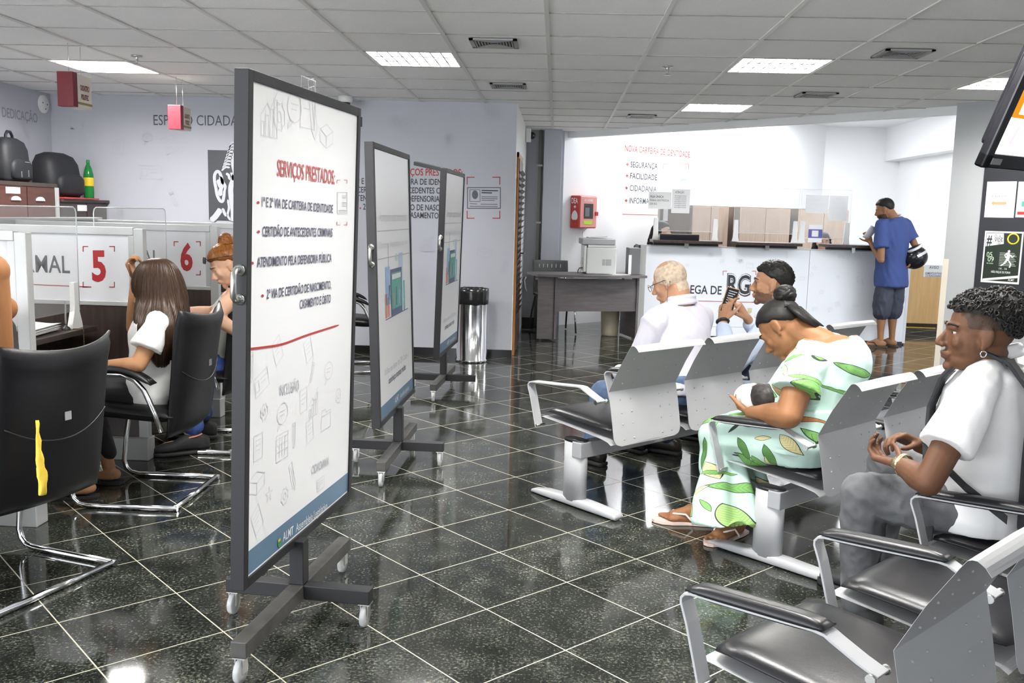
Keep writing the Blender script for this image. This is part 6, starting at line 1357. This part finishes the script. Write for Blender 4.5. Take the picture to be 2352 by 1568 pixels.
mb = MB(); mb.strap([Rh @ V((.117*math.sin(a*.35-1.2), .142*math.cos(a*.35-1.2), -.02)) for a in range(8)], .03, .006, Rh @ V((0, 0, 1))); mb.build('silver_stripe', m_steel, t)
p0 = AY(1996, 540, 10.72); t = thing('paper_slip', 'white papers held by the standing person at the counter', 'paper', tuple(p0)); mb = MB(); Rq = Euler((.5, .3, .5)).to_matrix(); mb.shell(lambda a, b: tuple(Rq @ V((a*.055, .01*a*a, b*.08+.03))), 6, 6, .003, edge=40); mb.build('sheet', m_paper, t)

# ---------------------------------------------------------------- girl with long hair
rt = thing('person', 'person with very long brown hair and white T-shirt leaning on the booth five desk', 'person', (-1.93, 4.3, 0))
sk = skin('honey_skin', (.37, .185, .09)); fg = V((-1, 0, 0)); xg = V((0, 1, 0)); pel = V((-1.90, 4.30, .50)); S = V((-1.845, 4.30, .86)); shL = AY(362, 748, 4.15); shR = S+xg*.155-UP*.02
hc = AY(352, 668, 4.30); HR = frame((-1, .10, -.22), (-.2, 0, 1)); elL = AY(318, 838, 4.05); wrL = AY(252, 838, 4.07); elR = AY(306, 752, 4.46); wrR = AY(312, 640, 4.46)
knL = V((-2.30, 4.19, .50)); knR = V((-2.30, 4.40, .50)); anL = AY(190, 1085, 4.18); anL.z = .09; anR = V((-2.2, 4.42, .09)); hipL = pel-xg*.08; hipR = pel+xg*.08
mb = MB(); head(mb, hc, HR, .95, 1); mb.cap(hc+HR @ V((0, -.03, -.05)), S+UP*.02, .048, .06); torso(mb, pel, S, xg, xg, fg, .84); arm(mb, shL, elL, wrL, 1, .92); arm(mb, shR, elR, wrR, 1, .88); leg(mb, hipL, knL, anL, .9); leg(mb, hipR, knR, anR, .9)
hand(mb, wrL, (-1, .0, -.25), (0, .2, -1), (-.1, 1, 0), (.25, .3, .3, .3), .9); hand(mb, wrR, (-.35, -.1, 1), (.9, 0, .2), (-.2, -1, 0), (1.0, 1.05, 1.1, 1.1), .9); foot(mb, anL, (-1, -.25), .9); foot(mb, anR, (-1, 0), .9)
vox(mb, .0055, 3, 'body', sk, rt); eyes(hc, HR, .95, rt, m_hblk)
m_brn = hairmat('long_brown_hair', (.009, .005, .003), (.065, .032, .016), .40, (170, 170, 3))
mb = MB(); secs = []
for py, x0, x1, d in ((592, 350, 378, .03), (600, 326, 396, .062), (620, 311, 412, .082), (650, 303, 424, .092), (690, 311, 432, .098), (720, 320, 438, .105), (750, 334, 440, .110), (780, 358, 430, .098), (805, 370, 420, .082), (825, 378, 412, .06), (836, 388, 406, .03)):
    a, b = AY(x0, py, 4.30), AY(x1, py, 4.30); yo = -max(0, min(.085, (py-690)*.0012)); secs.append(((a+b)/2+V((0, yo, 0)), V((1, 0, 0)), V((0, 1, 0)), (b.x-a.x)/2, d+(.03 if py > 700 else 0)))
mb.loft(secs, 96, 0, 2.0); oc = hc.copy(); mb.v = [(x, y, z) for x, y, z in mb.v]
o = mb.build('hair', m_brn); sm = o.modifiers.new('sub', 'SUBSURF'); sm.levels = sm.render_levels = 2; bpy.context.view_layer.update(); me = bpy.data.meshes.new_from_object(o.evaluated_get(bpy.context.evaluated_depsgraph_get())); o.modifiers.clear(); o.data = me
for v, n in [(v, v.normal.copy()) for v in me.vertices]:
    a = math.atan2(v.co.y-4.3, v.co.x+1.87); k = min(1, max(0, (1.14-v.co.z)/.12)); v.co += n*k*(.0065*noise.noise(V((a*14, v.co.z*1.5, 0)))+.004*noise.noise(V((a*40, v.co.z*2, 3))))
    if v.co.x < hc.x-.055 and v.co.z < hc.z+.0: v.co.x += min(.035, (hc.z-v.co.z)*.4)
adopt(o, rt)
m_wt = mat('white_t_shirt', (.76, .76, .74), .85, bump=.25, bscale=260)
mb = MB(); torso(mb, pel+UP*.02, S, xg, xg, fg, .88, 0, .032, -.16); mb.cap(S-xg*.08+UP*.01, shL, .05, .062); mb.cap(S+xg*.08+UP*.01, shR, .05, .06)
for a, e in ((shL, elL), (shR, elR)): mb.cap(a, a, .060, .060); mb.tube([a, a.lerp(e, .6)], [.060, .072], 16)
vox(mb, .0075, 4, 't_shirt', m_wt, rt, wrk(.007, 14, (1, 1, .6)))
m_leg = mat('black_leggings', (.010, .010, .011), .75)
mb = MB(); mb.loft([(pel+UP*z, xg, fg, rx, ry) for z, rx, ry in ((-.07, .15, .12), (0, .165, .135), (.05, .15, .12))], 24)
for h, k_, a in ((hipL, knL, anL), (hipR, knR, anR)): limb(mb, [h, k_], [.09, .062]); limb(mb, [k_, k_.lerp(a, .35), a+UP*.07], [.06, .058, .040])
vox(mb, .008, 3, 'leggings', m_leg, rt)
for a, d in ((anL, (-1, -.25)), (anR, (-1, 0))): sandal(V((a.x, a.y, 0)), d, m_sole, m_sole, rt, .98)

# ---------------------------------------------------------------- red-haired woman
rt = thing('person', 'person with red bun and sunglasses on the head, half behind the tall board', 'person', (-2.0, 5.28, 0))
sk = skin('fair_skin', (.66, .40, .27)); pel = V((-1.99, 5.28, .48)); S = V((-1.80, 5.28, .90)); hc = AY(519, 606, 5.22); HR = frame((-.74, -.40, -.55), (-.45, -.2, .85))
shL = AY(540, 680, 5.12); shR = S+xg*.16; elL = AY(494, 728, 4.98); wrL = AY(560, 772, 5.08); elR = V((-2.05, 5.46, .76)); wrR = V((-2.28, 5.35, .76))
knL = V((-2.35, 5.16, .49)); knR = V((-2.36, 5.38, .49)); anL = AZ(428, 1020, .10); anL = V((-2.02, 5.05, .10)); anR = V((-2.1, 5.4, .10)); hipL = pel-xg*.085; hipR = pel+xg*.085
mb = MB(); head(mb, hc, HR, .97, 1); mb.cap(hc+HR @ V((0, -.03, -.05)), S+UP*.02, .050, .062); torso(mb, pel, S, xg, xg, fg, .9); arm(mb, shL, elL, wrL, 1, 1.0); arm(mb, shR, elR, wrR, 1, 1.0); leg(mb, hipL, knL, anL, .95); leg(mb, hipR, knR, anR, .95)
hand(mb, wrL, (.4, .6, -.1), (0, 0, -1), (-.5, .5, 0), (.3,)*4, .92); hand(mb, wrR, (-1, -.2, 0), (0, 0, -1), (0, -1, 0), (.4,)*4, .92); foot(mb, V((anL.x, anL.y, .1)), (-.95, -.3), .95, False)
vox(mb, .006, 3, 'body', sk, rt); m_redh = hairmat('copper_red_hair', (.10, .028, .006), (.34, .13, .03), .35, (120, 120, 40)); eyes(hc, HR, .97, rt, m_redh, False)
cap_hair('hair', hc, HR, .97, m_redh, rt, .40, .02, -.62, .10, .012, 34, n=64)
bc = hc+HR @ V((.0, -.075, .105)); mb = MB(); mb.ell(bc, (.045, .045, .042))
for k in range(6): Rr = Euler((k*.5, k*.7, k)).to_matrix(); mb.tube([bc+Rr @ V((math.cos(t*PI/10)*.036, math.sin(t*PI/10)*.032, .01*math.sin(t+k))) for t in range(20)], .013, 8, True)
adopt(mb.build('hair_bun', m_redh), rt)
mb = MB()
for x in (-1, 1):
    c = hc+HR @ V((x*.034, .088, .080)); mb.ell(c, (.026, .006, .021), HR @ Euler((.6, 0, 0)).to_matrix(), 16, 0); mb.tube([hc+HR @ V((x*.06, .08, .078)), hc+HR @ V((x*.088, .02, .06)), hc+HR @ V((x*.086, -.05, .03))], .002, 6)
mb.tube([hc+HR @ V((-.01, .094, .082)), hc+HR @ V((.01, .094, .082))], .002, 6); adopt(mb.build('sunglasses', m_glassdk), rt)
mb = MB(); torso(mb, pel, S-UP*.03, xg, xg, fg, .92, 0, .014, 0); vox(mb, .008, 3, 'tank_top', mat('grey_green_top', (.50, .52, .48), .8), rt)
mb = MB(); mb.loft([(pel+UP*z, xg, fg, rx, ry) for z, rx, ry in ((-.08, .16, .13), (0, .18, .14), (.08, .165, .13))], 24)
for h, k_, a in ((hipL, knL, anL), (hipR, knR, anR)): limb(mb, [h, k_], [.10, .075]); limb(mb, [k_, a+UP*.06], [.072, .055])
vox(mb, .008, 3, 'jeans', mat('bright_blue_denim', (.035, .075, .26), .8, bump=.4, bscale=350, var=.3, vscale=16), rt, wrk(.006, 16, (1, 1, 1), 1))
shoe(anL, (.2, -.98, 0) if False else (-.85, -.5, 0), mat('black_mesh_trainer', (.02, .02, .022), .7), rt, 1.05, 'trainer'); shoe(anR, (-1, 0, 0), m_sole, rt)
mb = MB(); mb.tube([V((anL.x, anL.y, .10))+V((math.cos(a*PI/8)*.045, math.sin(a*PI/8)*.042, .012*math.cos(a*PI/8))) for a in range(16)], .005, 6, True); adopt(mb.build('coral_sock_edge', m_coral), rt)
t = thing('lanyard', 'navy lanyard strap with silver clip hanging from the waist of the red-haired person', 'strap', (-1.88, 5.12, .5)); q = AY(495, 800, 5.02); q2 = AY(478, 955, 5.05)
mb = MB(); mb.strap([q, q.lerp(q2, .5)+V((.01, 0, 0)), q2], .022, .003, (1, 0, 0)); adopt(mb.build('strap', mat('navy_webbing', (.03, .04, .08), .6)), t); mb = MB(); mb.tube([q+V((math.cos(a*PI/6)*.014, 0, .012+math.sin(a*PI/6)*.01)) for a in range(12)], .003, 6, True); mb.tube([q+V((0, 0, .02)), q+V((0, 0, .05))], .004, 6); adopt(mb.build('clip', m_chrome), t)

# ---------------------------------------------------------------- seated person cut by the left edge
rt = thing('person', 'person at the left picture edge with only a bare brown arm showing', 'person', (-2.02, 3.2, 0))
sk = skin('bronze_skin', (.33, .145, .058)); fp = V((-.95, .31, 0)); xp = V((.31, .95, 0)); pel = V((-2.06, 3.22, .50)); S = V((-2.16, 3.30, .98)); shL = S-xp*.19; shR = AY(-14, 590, 3.42); shR = V((-1.96, 3.20, 1.12)); hc = S+V((-.12, 0, .26)); HR = frame((-1, .2, -.1), UP)
elA = AY(2, 800, 3.16); wrA = AY(-60, 800, 3.2)
mb = MB(); head(mb, hc, HR, 1); mb.cap(hc+HR @ V((0, -.03, -.05)), S+UP*.03, .055, .07); torso(mb, pel, S, xp, xp, fp, 1.0); q = AY(-20, 622, 3.12); arm(mb, q, elA, V((-2.26, 3.30, .80)), 1, 1.1); mb.cap(S, q, .09, .06); arm(mb, S+xp*.16, V((-2.56, 3.44, .82)), V((-2.72, 3.36, .79)))
for sg in (-1, 1): leg(mb, pel+xp*.09*sg, V((-2.42, 3.3+.12*sg, .5)), V((-2.38, 3.3+.12*sg, .09))); foot(mb, V((-2.38, 3.3+.12*sg, .088)), (-1, .1))
hand(mb, V((-2.26, 3.30, .80)), (-1, .3, 0), (0, 0, -1), (.2, 1, 0), (.3,)*4)
vox(mb, .007, 3, 'body', sk, rt); eyes(hc, HR, 1, rt); cap_hair('hair', hc, HR, 1, m_hblk, rt)
mb = MB(); torso(mb, pel, S-UP*.04, xp, xp, fp, 1.0, 0, .016, -.1); vox(mb, .009, 3, 'sleeveless_top', m_black, rt)
mb = MB(); mb.loft([(pel+UP*z, xp, fp, rx, ry) for z, rx, ry in ((-.08, .16, .12), (0, .18, .14), (.06, .17, .13))], 24)
for sg in (-1, 1): limb(mb, [pel+xp*.09*sg, V((-2.42, 3.3+.12*sg, .5))], [.1, .075]); limb(mb, [V((-2.42, 3.3+.12*sg, .5)), V((-2.38, 3.3+.12*sg, .14))], [.072, .055])
vox(mb, .009, 3, 'trousers', m_dkdenim, rt)

# ---------------------------------------------------------------- two clerks behind the counter
def clerk(hp, f, label, skc, hairlong, top, up=UP):
    rt = thing('person', label, 'person', (hp.x, hp.y+.05, 0)); HR = frame(f, up); sk = skin('clerk_skin', skc); fb = V((f[0], f[1], 0)).normalized(); xb = V((fb.y, -fb.x, 0)); S = hp-UP*.21-fb*.04; pel = V((S.x, S.y, S.z-.42))-fb*.06
    mb = MB(); head(mb, hp, HR, 1, 1); mb.cap(hp+HR @ V((0, -.03, -.05)), S+UP*.03, .05, .065); torso(mb, pel, S, xb, xb, fb, .92)
    for s in (-1, 1): sh = S+xb*.17*s-UP*.02; el = sh-UP*.26+fb*.06; w_ = el+fb*.22-xb*.06*s; arm(mb, sh, el, w_, 1, .95); hand(mb, w_, fb, (0, 0, -1), -xb*s, (.3,)*4, .9); k_ = pel+fb*.4+xb*.09*s; leg(mb, pel+xb*.09*s, k_, V((k_.x, k_.y, .1)), .9); foot(mb, V((k_.x, k_.y, .088)), fb, .9)
    vox(mb, .008, 3, 'body', sk, rt); eyes(hp, HR, 1, rt, m_hblk)
    cap_hair('hair', hp, HR, 1, m_hblk, rt, .40, .0, -.6, .10, .006, 20)
    mb = MB()
    for s in (-1, 1): mb.cap(hp+HR @ V((s*.075, -.03, .02)), hp+HR @ V((s*.095, -.03, -.17)), .032, .045)
    mb.cap(hp+HR @ V((0, -.085, .0)), hp+HR @ V((0, -.10, -.2)), .06, .07); 
    if hairlong: vox(mb, .009, 3, 'long_hair', m_hblk, rt, wrk(.012, 30))
    mb = MB(); torso(mb, pel, S, xb, xb, fb, .94, 0, .02, -.1)
    for s in (-1, 1): sh = S+xb*.17*s-UP*.02; el = sh-UP*.26+fb*.06; limb(mb, [sh, sh.lerp(el, .6)], [.066, .066])
    vox(mb, .009, 3, 'blouse', top, rt)
    mb = MB(); mb.loft([(pel+UP*z, xb, fb, rx, ry) for z, rx, ry in ((-.08, .15, .12), (0, .17, .14), (.06, .16, .13))], 24)
    for s in (-1, 1): k_ = pel+fb*.4+xb*.09*s; limb(mb, [pel+xb*.09*s, k_], [.095, .07]); limb(mb, [k_, V((k_.x, k_.y, .12))], [.07, .05])
    vox(mb, .01, 3, 'trousers', m_dkdenim, rt)
    t = thing('clerk_chair', 'dark office chair of the '+label.split(' behind')[0].replace('person', 'clerk'), 'chair', (pel.x, pel.y, 0)); 
    m4 = V((pel.x, pel.y, 0)); q = MB(); q.shell(lambda a, b: tuple(pel-UP*.13+xb*(a*.23)+fb*(b*.22+.03)), 8, 8, .05); adopt(q.build('seat', m_clothblk), t); q = MB(); q.shell(lambda a, b: tuple(pel-fb*.24+xb*(a*.20)+UP*(.22+b*.22)+fb*.05*a*a), 8, 8, .045); adopt(q.build('backrest', m_clothblk), t)
    q = MB(); q.tube([m4+UP*.08, pel-UP*.15], .025, 10); q.tube([pel-UP*.14-fb*.1, pel-UP*.12-fb*.26, pel+UP*.1-fb*.27], .02, 8); adopt(q.build('gas_column', m_black), t)
    for k in range(5): a = k*2*PI/5; q = MB(); q.tube([m4+UP*.09, m4+V((math.cos(a)*.27, math.sin(a)*.27, .055))], .016, 8); q.cap(m4+V((math.cos(a)*.27, math.sin(a)*.27, .028)), m4+V((math.cos(a)*.28, math.sin(a)*.28, .028)), .027, .027); adopt(q.build('base_arm', m_black), t)
clerk(AY(1522, 529, 11.75), (.95, -.30, -.12), 'person in profile with dark hair behind the black box at the counter', (.62, .40, .29), True, mat('dark_blouse', (.02, .02, .025), .7))
clerk(AY(1890, 555, 11.7), (-.10, -1, -.1), 'person with dark wavy hair whose eyes show behind the right counter screen', (.60, .38, .27), True, mat('black_blouse', (.015, .015, .018), .7))
